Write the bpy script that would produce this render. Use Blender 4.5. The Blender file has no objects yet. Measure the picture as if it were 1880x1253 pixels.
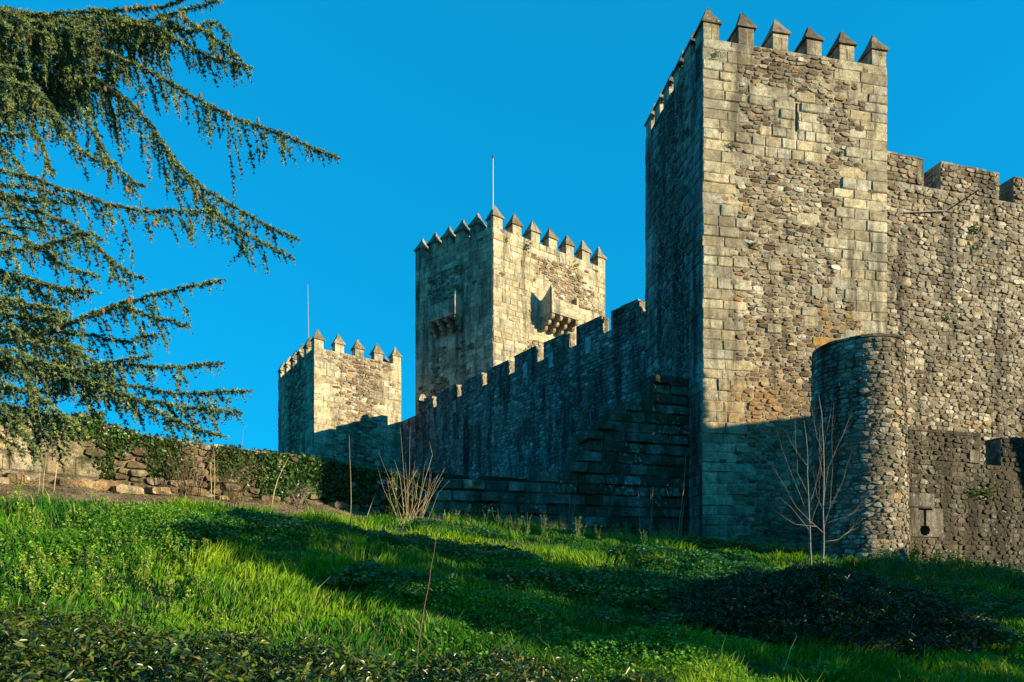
import bpy, math, random
import numpy as np
from mathutils import Vector

S = bpy.context.scene
COL = S.collection
# ---------------------------------------------------------------- camera, world, sun
F, CX, HY = 1120.0, 940.0, 1040.0          # focal length, centre column, horizon row (photo pixels)
cam_d = bpy.data.cameras.new('camera')
cam = bpy.data.objects.new('camera', cam_d); COL.objects.link(cam)
cam_d.sensor_width = 36.0
cam_d.lens = 36.0 * F / 1880.0
cam_d.shift_y = (HY - 626.5) / 1880.0
cam_d.clip_end = 4000
cam_d.clip_start = 0.05
cam.location = (0, 0, 0)
cam.rotation_euler = (math.radians(90), 0, 0)
S.camera = cam

SUN_AZ, SUN_EL = math.radians(-21), math.radians(12)
sx, sy = math.cos(SUN_AZ), math.sin(SUN_AZ)
sun_d = bpy.data.lights.new('sun', 'SUN'); sun_d.energy = 5.0; sun_d.angle = math.radians(0.5)
sun_d.color = (1.0, 0.83, 0.54)
sun = bpy.data.objects.new('sun', sun_d); COL.objects.link(sun)
sv = Vector((sx * math.cos(SUN_EL), sy * math.cos(SUN_EL), math.sin(SUN_EL)))
sun.rotation_euler = sv.to_track_quat('Z', 'Y').to_euler()
sun.location = (30, -20, 40)

W = bpy.data.worlds.new('World'); S.world = W; W.use_nodes = True
nt = W.node_tree; nt.nodes.clear()
sky = nt.nodes.new('ShaderNodeTexSky'); sky.sky_type = 'NISHITA'; sky.sun_disc = False
sky.sun_elevation = SUN_EL; sky.sun_rotation = math.atan2(sx, sy)
sky.air_density = 1.0; sky.dust_density = 0.1; sky.ozone_density = 3.0
ga = nt.nodes.new('ShaderNodeGamma'); ga.inputs[1].default_value = 0.32
hs = nt.nodes.new('ShaderNodeHueSaturation'); hs.inputs['Saturation'].default_value = 1.0
mx = nt.nodes.new('ShaderNodeMix'); mx.data_type = 'RGBA'; mx.blend_type = 'MULTIPLY'; mx.inputs[0].default_value = 1.0
mx.inputs[7].default_value = (0.012, 0.97, 1.69, 1)
bg = nt.nodes.new('ShaderNodeBackground'); bg.inputs[1].default_value = 0.15
wo = nt.nodes.new('ShaderNodeOutputWorld')
nt.links.new(sky.outputs[0], ga.inputs[0]); nt.links.new(ga.outputs[0], hs.inputs['Color']); nt.links.new(hs.outputs[0], mx.inputs[6])
nt.links.new(mx.outputs[2], bg.inputs[0]); nt.links.new(bg.outputs[0], wo.inputs[0])
S.view_settings.view_transform = 'Standard'; S.view_settings.look = 'None'
S.view_settings.exposure = 1.18; S.view_settings.gamma = 1; S.view_settings.use_curve_mapping = False
S.cycles.max_bounces = 5; S.cycles.diffuse_bounces = 3; S.cycles.transparent_max_bounces = 6
S.cycles.use_denoising = True

# ---------------------------------------------------------------- helpers
rng = random.Random(7)
nr = np.random.default_rng(11)

def P(px, py, Y):
    return Vector(((px - CX) / F * Y, Y, (HY - py) / F * Y))

def project(p):
    return CX + F * p[0] / p[1], HY - F * p[2] / p[1]

def tag(o, label=None, cat=None, group=None, kind=None):
    if label: o['label'] = label
    if cat: o['category'] = cat
    if group: o['group'] = group
    if kind: o['kind'] = kind
    return o

def thing(name, loc, label, cat, group=None):
    o = bpy.data.objects.new(name, None); COL.objects.link(o)
    o.location = loc; o.empty_display_size = 0.3
    return tag(o, label, cat, group)

def wloc(o):
    v = Vector((0, 0, 0))
    while o is not None:
        v = v + Vector(o.location); o = o.parent
    return v

def mesh(name, verts, faces, mat, parent=None, origin=None, tone=None, smooth=False):
    """verts in world coordinates; the object's origin is put at `origin`"""
    me = bpy.data.meshes.new(name)
    if origin is None:
        origin = wloc(parent) if parent is not None else Vector((0, 0, 0))
    origin = Vector(origin)
    v = np.asarray(verts, dtype=np.float32).reshape(-1, 3) - np.array(origin, dtype=np.float32)
    me.from_pydata(v.tolist(), [], faces)
    if tone is not None:
        a = me.color_attributes.new('tone', 'FLOAT_COLOR', 'POINT')
        t = np.asarray(tone, dtype=np.float32)
        if t.ndim == 1: t = np.tile(t, (len(v), 1))
        t = np.hstack([t[:, :3], np.ones((len(v), 1), np.float32)])
        a.data.foreach_set('color', t.ravel())
    me.materials.append(mat)
    if smooth: me.polygons.foreach_set('use_smooth', [True] * len(me.polygons))
    me.update()
    o = bpy.data.objects.new(name, me); COL.objects.link(o)
    o.location = origin - wloc(parent) if parent is not None else origin
    o.parent = parent
    return o

def np_mesh(name, V, FI, k, mat, tone, parent=None, smooth=False, origin=(0, 0, 0)):
    """fast: V (n,3), FI (m,k) faces with k corners"""
    me = bpy.data.meshes.new(name)
    base = wloc(parent) if parent is not None else Vector(origin)
    V = (V - np.array(base)).astype(np.float32)
    me.vertices.add(len(V)); me.vertices.foreach_set('co', V.ravel())
    m = len(FI)
    me.loops.add(m * k); me.loops.foreach_set('vertex_index', FI.astype(np.int32).ravel())
    me.polygons.add(m)
    me.polygons.foreach_set('loop_start', np.arange(0, m * k, k, dtype=np.int32))
    me.polygons.foreach_set('loop_total', np.full(m, k, dtype=np.int32))
    if smooth: me.polygons.foreach_set('use_smooth', np.ones(m, dtype=bool))
    me.update(calc_edges=True)
    a = me.color_attributes.new('tone', 'FLOAT_COLOR', 'POINT')
    a.data.foreach_set('color', np.hstack([tone, np.ones((len(V), 1))]).astype(np.float32).ravel())
    me.materials.append(mat)
    o = bpy.data.objects.new(name, me); COL.objects.link(o)
    if parent is None: o.location = base
    o.parent = parent
    return o

class MB:
    """collects polygons with a tone per vertex"""
    def __init__(s): s.v = []; s.f = []; s.t = []
    def add(s, vs, fs, tone=(.3, .28, .22)):
        b = len(s.v); s.v.extend([tuple(p) for p in vs]); s.f.extend([tuple(i + b for i in f) for f in fs])
        s.t.extend([tone] * len(vs)); return s
    def box(s, o, ax, ay, az, tone=(.3, .28, .22)):
        o = Vector(o); ax = Vector(ax); ay = Vector(ay); az = Vector(az)
        vs = [o, o + ax, o + ax + ay, o + ay, o + az, o + ax + az, o + ax + ay + az, o + ay + az]
        return s.add(vs, [(0, 3, 2, 1), (4, 5, 6, 7), (0, 1, 5, 4), (1, 2, 6, 5), (2, 3, 7, 6), (3, 0, 4, 7)], tone)
    def tube(s, pts, r0, r1, n=5, tone=(.2, .15, .1)):
        pts = [Vector(p) for p in pts]; m = len(pts); b = len(s.v)
        for i, p in enumerate(pts):
            d = (pts[min(i + 1, m - 1)] - pts[max(i - 1, 0)]).normalized()
            a = d.cross(Vector((0, 1, 0.13))); a = a.normalized() if a.length > 1e-4 else Vector((1, 0, 0))
            c = d.cross(a); r = r0 + (r1 - r0) * i / max(1, m - 1)
            for k in range(n):
                w = 2 * math.pi * k / n
                s.v.append(tuple(p + (a * math.cos(w) + c * math.sin(w)) * r)); s.t.append(tone)
        for i in range(m - 1):
            for k in range(n):
                k2 = (k + 1) % n
                s.f.append((b + i * n + k, b + i * n + k2, b + (i + 1) * n + k2, b + (i + 1) * n + k))
        s.f.append(tuple(b + k for k in reversed(range(n)))); s.f.append(tuple(b + (m - 1) * n + k for k in range(n)))
        return s
    def build(s, name, mat, parent=None, origin=None, smooth=False):
        return mesh(name, s.v, s.f, mat, parent, origin, s.t, smooth)

# ---------------------------------------------------------------- materials
def newmat(name):
    m = bpy.data.materials.new(name); m.use_nodes = True
    n = m.node_tree; n.nodes.clear()
    return m, n

def N(n, t, **kw):
    x = n.nodes.new(t)
    for k, v in kw.items():
        if k.startswith('i_'): x.inputs[k[2:]].default_value = v
        else: setattr(x, k, v)
    return x

def ramp(n, src, stops):
    r = n.nodes.new('ShaderNodeValToRGB'); e = r.color_ramp.elements
    while len(e) < len(stops): e.new(0.5)
    for i, (p, c) in enumerate(stops):
        e[i].position = p; e[i].color = (c, c, c, 1) if not isinstance(c, tuple) else (*c, 1)
    n.links.new(src, r.inputs[0]); return r

def mixc(n, fac, a, b, mode='MIX'):
    x = n.nodes.new('ShaderNodeMix'); x.data_type = 'RGBA'; x.blend_type = mode
    for sock, val in ((x.inputs[0], fac), (x.inputs[6], a), (x.inputs[7], b)):
        if isinstance(val, (int, float)): sock.default_value = val
        elif isinstance(val, tuple): sock.default_value = (*val, 1)
        else: n.links.new(val, sock)
    return x.outputs[2]

def stone_mat(name, stain=0.4, lichen=0.3, moss=0.0, runs=0.0, soot=(.03, .03, .028), streak=3.0, bump=0.5, speck=1.0):
    m, n = newmat(name)
    at = N(n, 'ShaderNodeAttribute', attribute_name='tone')
    geo = N(n, 'ShaderNodeNewGeometry')
    # grain
    g1 = N(n, 'ShaderNodeTexNoise', i_Scale=26.0, i_Detail=6.0, i_Roughness=0.7); n.links.new(geo.outputs['Position'], g1.inputs['Vector'])
    g2 = N(n, 'ShaderNodeTexNoise', i_Scale=4.0, i_Detail=8.0, i_Roughness=0.75); n.links.new(geo.outputs['Position'], g2.inputs['Vector'])
    r1 = ramp(n, g1.outputs[0], [(0.30, 0.42), (0.5, 0.95), (0.70, 1.55)])
    c = mixc(n, speck, at.outputs[0], r1.outputs[0], 'MULTIPLY')
    r2 = ramp(n, g2.outputs[0], [(0.32, 0.42), (0.5, 1.0), (0.66, 1.42)])
    c = mixc(n, 1.0, c, r2.outputs[0], 'MULTIPLY')
    # run-down stains: noise stretched vertically
    mp = N(n, 'ShaderNodeMapping'); mp.inputs['Scale'].default_value = (streak * .5, streak * .5, streak * .07)
    n.links.new(geo.outputs['Position'], mp.inputs[0])
    s1 = N(n, 'ShaderNodeTexNoise', i_Scale=1.0, i_Detail=7.0, i_Roughness=0.7); n.links.new(mp.outputs[0], s1.inputs['Vector'])
    lo = 0.62 - 0.28 * stain
    rs = ramp(n, s1.outputs[0], [(lo, 0.0), (lo + .14, min(1.0, stain + .35))])
    c = mixc(n, rs.outputs[0], c, soot)
    if runs > 0:
        mq = N(n, 'ShaderNodeMapping'); mq.inputs['Scale'].default_value = (1.9, 1.9, .22); mq.inputs['Location'].default_value = (7, 3, 1)
        n.links.new(geo.outputs['Position'], mq.inputs[0])
        s5 = N(n, 'ShaderNodeTexNoise', i_Scale=1.0, i_Detail=9.0, i_Roughness=0.78); n.links.new(mq.outputs[0], s5.inputs['Vector'])
        r5 = ramp(n, s5.outputs[0], [(.54, 0.0), (.66, runs)])
        c = mixc(n, r5.outputs[0], c, (.27, .30, .30))
    # patches of weathering
    s2 = N(n, 'ShaderNodeTexNoise', i_Scale=0.55, i_Detail=9.0, i_Roughness=0.72); n.links.new(geo.outputs['Position'], s2.inputs['Vector'])
    rp = ramp(n, s2.outputs[0], [(0.46, 0.0), (0.62, 0.62 * min(1, stain + .3))])
    c = mixc(n, rp.outputs[0], c, (.10, .085, .055))
    if moss > 0:
        s3 = N(n, 'ShaderNodeTexNoise', i_Scale=1.3, i_Detail=8.0, i_Roughness=0.7); n.links.new(geo.outputs['Position'], s3.inputs['Vector'])
        rm = ramp(n, s3.outputs[0], [(0.62 - .2 * moss, 0.0), (0.72 - .15 * moss, 0.85)])
        c = mixc(n, rm.outputs[0], c, (.022, .034, .010))
    # pale lichen: small spots
    if lichen > 0:
        v = N(n, 'ShaderNodeTexVoronoi', i_Scale=5.5); v.feature = 'F1'
        ds = N(n, 'ShaderNodeTexNoise', i_Scale=9.0, i_Detail=3.0); n.links.new(geo.outputs['Position'], ds.inputs['Vector'])
        ad = N(n, 'ShaderNodeVectorMath', operation='MULTIPLY_ADD'); n.links.new(ds.outputs['Color'], ad.inputs[0])
        ad.inputs[1].default_value = (.22, .22, .22); n.links.new(geo.outputs['Position'], ad.inputs[2]); n.links.new(ad.outputs[0], v.inputs['Vector'])
        rl = ramp(n, v.outputs['Distance'], [(0.10 + .12 * lichen, 0.8), (0.16 + .14 * lichen, 0.0)])
        s4 = N(n, 'ShaderNodeTexNoise', i_Scale=0.9, i_Detail=5.0); n.links.new(geo.outputs['Position'], s4.inputs['Vector'])
        r4 = ramp(n, s4.outputs[0], [(0.5, 0.0), (0.66, 1.0)])
        mm = N(n, 'ShaderNodeMath', operation='MULTIPLY'); n.links.new(rl.outputs[0], mm.inputs[0]); n.links.new(r4.outputs[0], mm.inputs[1])
        c = mixc(n, mm.outputs[0], c, (.44, .46, .42))
    b = N(n, 'ShaderNodeBsdfPrincipled'); b.inputs['Roughness'].default_value = 0.92
    b.inputs['Specular IOR Level'].default_value = 0.15
    n.links.new(c, b.inputs['Base Color'])
    hmix = N(n, 'ShaderNodeMath', operation='ADD'); n.links.new(g1.outputs[0], hmix.inputs[0]); n.links.new(g2.outputs[0], hmix.inputs[1])
    bp = N(n, 'ShaderNodeBump', i_Strength=bump, i_Distance=0.06); n.links.new(hmix.outputs[0], bp.inputs['Height'])
    n.links.new(bp.outputs[0], b.inputs['Normal'])
    o = N(n, 'ShaderNodeOutputMaterial'); n.links.new(b.outputs[0], o.inputs[0])
    return m

def leaf_mat(name, trans=0.35, rough=0.55, spec=0.25, gain=(1.0, 1.0, 1.0)):
    m, n = newmat(name)
    at = N(n, 'ShaderNodeAttribute', attribute_name='tone')
    b = N(n, 'ShaderNodeBsdfPrincipled'); b.inputs['Roughness'].default_value = rough; b.inputs['Specular IOR Level'].default_value = spec
    c = mixc(n, 1.0, at.outputs[0], gain, 'MULTIPLY')
    n.links.new(c, b.inputs['Base Color'])
    t = N(n, 'ShaderNodeBsdfTranslucent'); n.links.new(mixc(n, 1.0, c, (1.3, 1.25, .5), 'MULTIPLY'), t.inputs[0])
    ms = N(n, 'ShaderNodeMixShader'); ms.inputs[0].default_value = trans
    n.links.new(b.outputs[0], ms.inputs[1]); n.links.new(t.outputs[0], ms.inputs[2])
    o = N(n, 'ShaderNodeOutputMaterial'); n.links.new(ms.outputs[0], o.inputs[0])
    return m

def plain_mat(name, rough=0.6, metal=0.0, scale=60):
    m, n = newmat(name)
    at = N(n, 'ShaderNodeAttribute', attribute_name='tone')
    geo = N(n, 'ShaderNodeNewGeometry')
    g1 = N(n, 'ShaderNodeTexNoise', i_Scale=float(scale), i_Detail=5.0); n.links.new(geo.outputs['Position'], g1.inputs['Vector'])
    r1 = ramp(n, g1.outputs[0], [(0.3, 0.6), (0.7, 1.3)])
    b = N(n, 'ShaderNodeBsdfPrincipled'); b.inputs['Roughness'].default_value = rough; b.inputs['Metallic'].default_value = metal
    n.links.new(mixc(n, 1.0, at.outputs[0], r1.outputs[0], 'MULTIPLY'), b.inputs['Base Color'])
    bp = N(n, 'ShaderNodeBump', i_Strength=.4, i_Distance=0.02); n.links.new(g1.outputs[0], bp.inputs['Height']); n.links.new(bp.outputs[0], b.inputs['Normal'])
    o = N(n, 'ShaderNodeOutputMaterial'); n.links.new(b.outputs[0], o.inputs[0])
    return m

M_TOWER = stone_mat('granite_and_schist', stain=.42, lichen=.3, soot=(.055, .048, .036), bump=.6)
M_KEEP = stone_mat('keep_granite', stain=.40, lichen=.3, soot=(.075, .062, .044), bump=.6)
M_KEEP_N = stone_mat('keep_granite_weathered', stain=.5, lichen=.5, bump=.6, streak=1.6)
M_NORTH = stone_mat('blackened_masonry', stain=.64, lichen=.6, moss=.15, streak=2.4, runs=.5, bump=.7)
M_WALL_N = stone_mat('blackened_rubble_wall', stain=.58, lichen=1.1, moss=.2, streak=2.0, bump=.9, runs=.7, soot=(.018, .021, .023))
M_PLINTH = stone_mat('mossy_granite', stain=.45, lichen=1.3, moss=.95, streak=1.5, bump=.7)
M_CURT = stone_mat('curtain_rubble', soot=(.050, .043, .033), stain=.50, lichen=.35, moss=.05, bump=.8)
M_OUTER = stone_mat('outer_wall_rubble', soot=(.035, .030, .022), stain=.68, lichen=.6, moss=.15, bump=.9)
M_GARDEN = stone_mat('garden_wall_stone', stain=.4, lichen=.4, moss=.6, bump=.9)
M_CAP = stone_mat('lichened_capstone', stain=.55, lichen=.9, moss=.0, soot=(.10, .08, .05), bump=.8)
M_IRON = plain_mat('weathered_iron', .5, .6)
M_BARK = plain_mat('bark', .9, 0, 40)
M_CONE = plain_mat('cone_scales', .7, 0, 90)
M_GRASS = leaf_mat('grass_blades', .42, .6, .15)
M_LEAF = leaf_mat('broad_leaves', .30, .45, .3)
M_HEDGE = leaf_mat('hedge_leaves', .22, .32, .5)
M_IVY = leaf_mat('ivy_leaves', .25, .38, .45)
M_NEEDLE = leaf_mat('cedar_needles', .22, .6, .2)
# ---------------------------------------------------------------- terrain
WA = Vector((-10.9, 13.0, 0)); WB = Vector((-3.1, 22.0, 0))
_ctrl = [(-10.9, 12.9, 1.86), (-14.2, 9.1, 1.9), (-7.0, 17.4, 1.86), (-3.1, 21.9, 1.78), (-12.4, 14.3, 1.95), (-5.4, 21.5, 1.95),
         (-2.7, 21.7, 1.72), (2.2, 23.3, 1.2), (7.3, 24.6, .80), (7.5, 23.8, .72), (10.5, 22.5, .5), (13.0, 24.5, .4),
         (9.4, 15.3, .02), (10.9, 16.6, .0), (16.3, 18.5, -.42), (21, 20.2, -.8),
         (0, 0, -1.72), (-4, 1, -1.6), (5, 1, -1.8), (-2.5, 4.5, -1.35), (3, 4.5, -1.6), (-6.2, 7, -.55), (-3, 7, -.88), (0, 7, -1.17), (4, 7, -1.42), (9, 7, -1.7),
         (-8.3, 10.0, .55), (-9.5, 11.3, 1.15), (-7.4, 11.8, .95), (-8.4, 12.6, 1.35), (-7.4, 14.3, 1.45), (-5, 15, 1.1), (-3.5, 19, 1.45), (-4, 11, .28), (0, 12, -.25), (0, 16, .55), (1, 20, 1.05), (4, 14, -.05), (5, 19, .62), (8, 12, -.85), (8, 18, .25), (9.5, 13, -.55), (12.8, 14.8, -.6), (17, 15, -.9),
         (-12, 5, .1), (-14, -2, -1.0), (14, 0, -2.4), (0, -10, -2.2), (20, 8, -2.0), (30, 15, -1.8), (30, 40, 1), (0, 40, 2.5), (-20, 40, 3.0), (-30, 20, 2.6), (-30, 0, .8), (30, -15, -3), (-30, -15, -1.5), (60, 60, 0), (-60, 60, 1), (60, -20, -4), (-60, -20, -1)]
_c = np.array(_ctrl, float)
def _tps(r2): return np.where(r2 > 1e-9, 0.5 * r2 * np.log(r2 + 1e-12), 0)
_n = len(_c)
_K = _tps(((_c[:, None, :2] - _c[None, :, :2]) ** 2).sum(-1)) + np.eye(_n) * 0.08
_Pm = np.hstack([np.ones((_n, 1)), _c[:, :2]])
_A = np.block([[_K, _Pm], [_Pm.T, np.zeros((3, 3))]])
_w = np.linalg.solve(_A, np.concatenate([_c[:, 2], np.zeros(3)]))

_lat = nr.random((64, 64))
def vnoise(x, y):
    x = np.asarray(x, float); y = np.asarray(y, float)
    xi = np.floor(x).astype(int); yi = np.floor(y).astype(int); fx = x - xi; fy = y - yi
    fx = fx * fx * (3 - 2 * fx); fy = fy * fy * (3 - 2 * fy)
    g = lambda a, b: _lat[a % 64, b % 64]
    return (g(xi, yi) * (1 - fx) + g(xi + 1, yi) * fx) * (1 - fy) + (g(xi, yi + 1) * (1 - fx) + g(xi + 1, yi + 1) * fx) * fy
def fbm(x, y, o=4):
    s = 0; a = .5; t = 0
    for i in range(o):
        s = s + a * vnoise(x * 2 ** i + 13.7 * i, y * 2 ** i + 5.1 * i); t += a; a *= .5
    return s / t

def ground_z(x, y):
    x = np.atleast_1d(np.asarray(x, float)); y = np.atleast_1d(np.asarray(y, float))
    xc = np.clip(x, -60, 60); yc = np.clip(y, -20, 60)
    out = np.empty(len(x))
    for i in range(0, len(x), 20000):
        q = np.stack([xc[i:i + 20000], yc[i:i + 20000]], 1)
        r2 = ((q[:, None, :] - _c[None, :, :2]) ** 2).sum(-1)
        out[i:i + 20000] = _tps(r2) @ _w[:_n] + _w[_n] + q @ _w[_n + 1:]
    far = np.clip((np.hypot(x - xc, y - yc)) / 400, 0, 1)
    out = out * (1 - far) + (-3) * far
    near = (np.abs(x) < 40) & (y > -10) & (y < 45)
    out = out + near * ((fbm(x * .9, y * .9) - .5) * .36 + (fbm(x * 3 + 9, y * 3) - .5) * .10)
    return out

def gz(x, y): return float(ground_z([x], [y])[0])

def build_ground():
    xs = np.concatenate([[-1500, -900, -500, -250, -120], np.arange(-60, -18, 4), np.arange(-18, 26, .3), np.arange(26, 61, 4), [120, 250, 500, 900, 1500]])
    ys = np.concatenate([[-600, -200, -60], np.arange(-20, 2, 2), np.arange(2, 27, .3), np.arange(27, 61, 3), [120, 250, 500, 1000, 2500]])
    X, Y = np.meshgrid(xs, ys); Z = ground_z(X.ravel(), Y.ravel())
    V = np.stack([X.ravel(), Y.ravel(), Z], 1)
    nx, ny = len(xs), len(ys)
    i, j = np.meshgrid(np.arange(nx - 1), np.arange(ny - 1)); b = (j * nx + i).ravel()
    FI = np.stack([b, b + 1, b + nx + 1, b + nx], 1)
    m, n = newmat('soil')
    geo = N(n, 'ShaderNodeNewGeometry')
    a1 = N(n, 'ShaderNodeTexNoise', i_Scale=1.6, i_Detail=9.0, i_Roughness=.7); n.links.new(geo.outputs['Position'], a1.inputs['Vector'])
    a2 = N(n, 'ShaderNodeTexNoise', i_Scale=22.0, i_Detail=6.0, i_Roughness=.7); n.links.new(geo.outputs['Position'], a2.inputs['Vector'])
    r = ramp(n, a1.outputs[0], [(.35, (.09, .065, .035)), (.5, (.20, .145, .075)), (.62, (.28, .21, .115))])
    r2 = ramp(n, a2.outputs[0], [(.3, .5), (.7, 1.4)])
    c = mixc(n, 1.0, r.outputs[0], r2.outputs[0], 'MULTIPLY')
    at = N(n, 'ShaderNodeAttribute', attribute_name='tone')
    c = mixc(n, at.outputs['Fac'], c, (.018, .03, .008))
    b_ = N(n, 'ShaderNodeBsdfPrincipled'); b_.inputs['Roughness'].default_value = .95; n.links.new(c, b_.inputs['Base Color'])
    bp = N(n, 'ShaderNodeBump', i_Strength=.9, i_Distance=.06); n.links.new(a2.outputs[0], bp.inputs['Height']); n.links.new(bp.outputs[0], b_.inputs['Normal'])
    o = N(n, 'ShaderNodeOutputMaterial'); n.links.new(b_.outputs[0], o.inputs[0])
    g = 1 - bare_mask(V[:, 0], V[:, 1])
    tone = np.repeat(g[:, None], 3, 1)
    tag(np_mesh('ground', V, FI, 4, m, tone, smooth=True), 'grassy castle slope rising from the hedge up to the walls', None, None, 'structure')

def wall_dist(x, y):
    """signed distance in front of the garden wall (camera side positive) and position along it"""
    e = (WB - WA).normalized()
    dx, dy = x - WA.x, y - WA.y
    return dx * e.y - dy * e.x, dx * e.x + dy * e.y

def bare_mask(x, y):
    d, s = wall_dist(np.asarray(x), np.asarray(y))
    w = 2.1 + (fbm(np.asarray(x) * 1.3, np.asarray(y) * 1.3) - .5) * 1.3
    w = w + np.clip((s - 5) * .05, 0, .5) - np.clip((s - 10.5) * .9, 0, 3)
    return np.clip((w - d) * 3, 0, 1) * (d > -1.0)
build_ground()

# ---------------------------------------------------------------- masonry
def clip_poly(poly, nx, ny, c):
    out = []; m = len(poly)
    for i in range(m):
        a = poly[i]; b = poly[(i + 1) % m]
        da = a[0] * nx + a[1] * ny - c; db = b[0] * nx + b[1] * ny - c
        if da <= 0: out.append(a)
        if (da < 0 < db) or (db < 0 < da):
            t = da / (da - db); out.append((a[0] + (b[0] - a[0]) * t, a[1] + (b[1] - a[1]) * t))
    return out

def rubble(L, z0, z1, cw, ch, keep, R, course=.55):
    """irregular stones between u=0..L, v=z0..z1 as a jittered, row-biased power diagram"""
    k = cw / ch
    nx = max(1, int(round(L / cw))); ny = max(1, int(round((z1 - z0) / ch)))
    sites = {}
    for j in range(-2, ny + 2):
        off = R.random()
        for i in range(-2, nx + 3):
            u = (i + .5 + (off - .5) * .9 + R.uniform(-.38, .38)) * cw
            v = (j + .5 + R.uniform(-.34, .34) * (1.15 - course)) * ch
            sites[(i, j)] = (u, v * k, R.uniform(-.26, .26) * cw * cw)
    out = []
    for j in range(ny):
        for i in range(nx):
            u, v, w = sites[(i, j)]
            if not keep(u, v / k + z0): continue
            poly = [(max(0, u - 2 * cw), max(0, v - 2 * cw)), (min(L, u + 2 * cw), max(0, v - 2 * cw)),
                    (min(L, u + 2 * cw), min((z1 - z0) * k, v + 2 * cw)), (max(0, u - 2 * cw), min((z1 - z0) * k, v + 2 * cw))]
            for dj in (-1, 0, 1, -2, 2):
                for di in (-1, 1, 0, -2, 2):
                    if di == 0 and dj == 0: continue
                    q = sites.get((i + di, j + dj))
                    if q is None: continue
                    nx_, ny_ = q[0] - u, q[1] - v
                    d2 = nx_ * nx_ + ny_ * ny_
                    c = u * nx_ + v * ny_ + (d2 + w - q[2]) / 2
                    poly = clip_poly(poly, nx_, ny_, c)
                    if len(poly) < 3: break
                if len(poly) < 3: break
            if len(poly) >= 3: out.append([(a, b / k + z0) for a, b in poly])
    return out

def centroid(p):
    return sum(a for a, b in p) / len(p), sum(b for a, b in p) / len(p)
def area(p):
    return abs(sum(p[i][0] * p[(i + 1) % len(p)][1] - p[(i + 1) % len(p)][0] * p[i][1] for i in range(len(p)))) / 2

def rubble_geo(poly, R, d0=.015, d1=.07, gap=.009, rt_=.14, k0=.80, k1=.93):
    cu, cv = centroid(poly); a = area(poly)
    s = math.sqrt(a)
    # round the corners
    q = []
    m = len(poly)
    for i in range(m):
        A = poly[i]; B = poly[(i + 1) % m]
        el = math.hypot(A[0] - B[0], A[1] - B[1])
        if el < .18 * s: q.append(((A[0] + B[0]) / 2, (A[1] + B[1]) / 2)); continue
        for t in (rt_, 1 - rt_): q.append((A[0] + (B[0] - A[0]) * t, A[1] + (B[1] - A[1]) * t))
    sh = 1 - min(.3, gap * R.uniform(.6, 1.7) / (s * .5 + .01))
    q = [(cu + (a_ - cu) * sh * R.uniform(.95, 1.0), cv + (b_ - cv) * sh * R.uniform(.95, 1.0)) for a_, b_ in q]
    d = R.uniform(d0, d1) * min(1.4, s / .2); tu, tv = R.uniform(-.12, .12), R.uniform(-.10, .10)
    n = len(q); v = [(a_, b_, -.03) for a_, b_ in q]
    kk = R.uniform(k0, k1)
    for a_, b_ in q:
        x, y = cu + (a_ - cu) * kk, cv + (b_ - cv) * kk
        v.append((x, y, max(.004, d + (x - cu) * tu + (y - cv) * tv + R.uniform(-.006, .006))))
    v.append((cu, cv, d * 1.12 + .004))
    f = []
    for i in range(n):
        j = (i + 1) % n
        f.append((i, j, n + j, n + i)); f.append((n + i, n + j, 2 * n))
    return v, f

def ashlar_geo(r, R, d0=.025, d1=.05, gap=.009):
    u0, v0, u1, v1 = r
    u0 += gap; v0 += gap; u1 -= gap; v1 -= gap
    j = lambda a: R.uniform(-a, a)
    q = [(u0 + R.uniform(0, .018), v0 + R.uniform(0, .015)), ((u0 + u1) / 2 + j(.1), v0 + j(.006)), (u1 - R.uniform(0, .018), v0 + R.uniform(0, .015)), (u1 + j(.006), (v0 + v1) / 2 + j(.05)),
         (u1 - R.uniform(0, .02), v1 - R.uniform(0, .018)), ((u0 + u1) / 2 + j(.1), v1 + j(.006)), (u0 + R.uniform(0, .02), v1 - R.uniform(0, .018)), (u0 + j(.006), (v0 + v1) / 2 + j(.05))]
    cu, cv = (u0 + u1) / 2, (v0 + v1) / 2
    d = R.uniform(d0, d1) * (R.uniform(.3, 1.5)); tu, tv = R.uniform(-.022, .022), R.uniform(-.03, .03)
    v = [(a, b, -.03) for a, b in q]
    v += [(a, b, d * .45) for a, b in q]
    b_ = .028
    for a, c in q:
        x = a - math.copysign(min(b_, abs(a - cu)), a - cu); y = c - math.copysign(min(b_, abs(c - cv)), c - cv)
        v.append((x, y, d + (x - cu) * tu + (y - cv) * tv + j(.004)))
    v.append((cu, cv, d + .004))
    f = []
    for i in range(8):
        k = (i + 1) % 8
        f += [(i, k, 8 + k, 8 + i), (8 + i, 8 + k, 16 + k, 16 + i), (16 + i, 16 + k, 24)]
    return v, f

def g_tone(R, base=(.45, .395, .27), lo=.72, hi=1.18):
    k = R.uniform(lo, hi) * (1 if R.random() < .8 else R.uniform(.75, 1.1)); w = R.uniform(-.07, .07)
    return (base[0] * k * (1 + w), base[1] * k, base[2] * k * (1 - w * 1.6))
SCHIST = [((.21, .145, .088), 4), ((.13, .088, .056), 3), ((.30, .235, .15), 6), ((.38, .325, .22), 6), ((.26, .225, .165), 4), ((.36, .23, .10), .8), ((.52, .48, .38), 1.2)]
GREYRUB = [((.30, .255, .175), 5), ((.22, .18, .12), 4), ((.38, .335, .24), 5), ((.16, .12, .075), 2), ((.50, .455, .35), 2), ((.34, .24, .13), .8), ((.26, .24, .19), 3)]
def pick(R, pal):
    t = sum(w for c, w in pal); x = R.uniform(0, t)
    for c, w in pal:
        x -= w
        if x <= 0: break
    k = R.uniform(.8, 1.2)
    return (c[0] * k, c[1] * k, c[2] * k)

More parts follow.
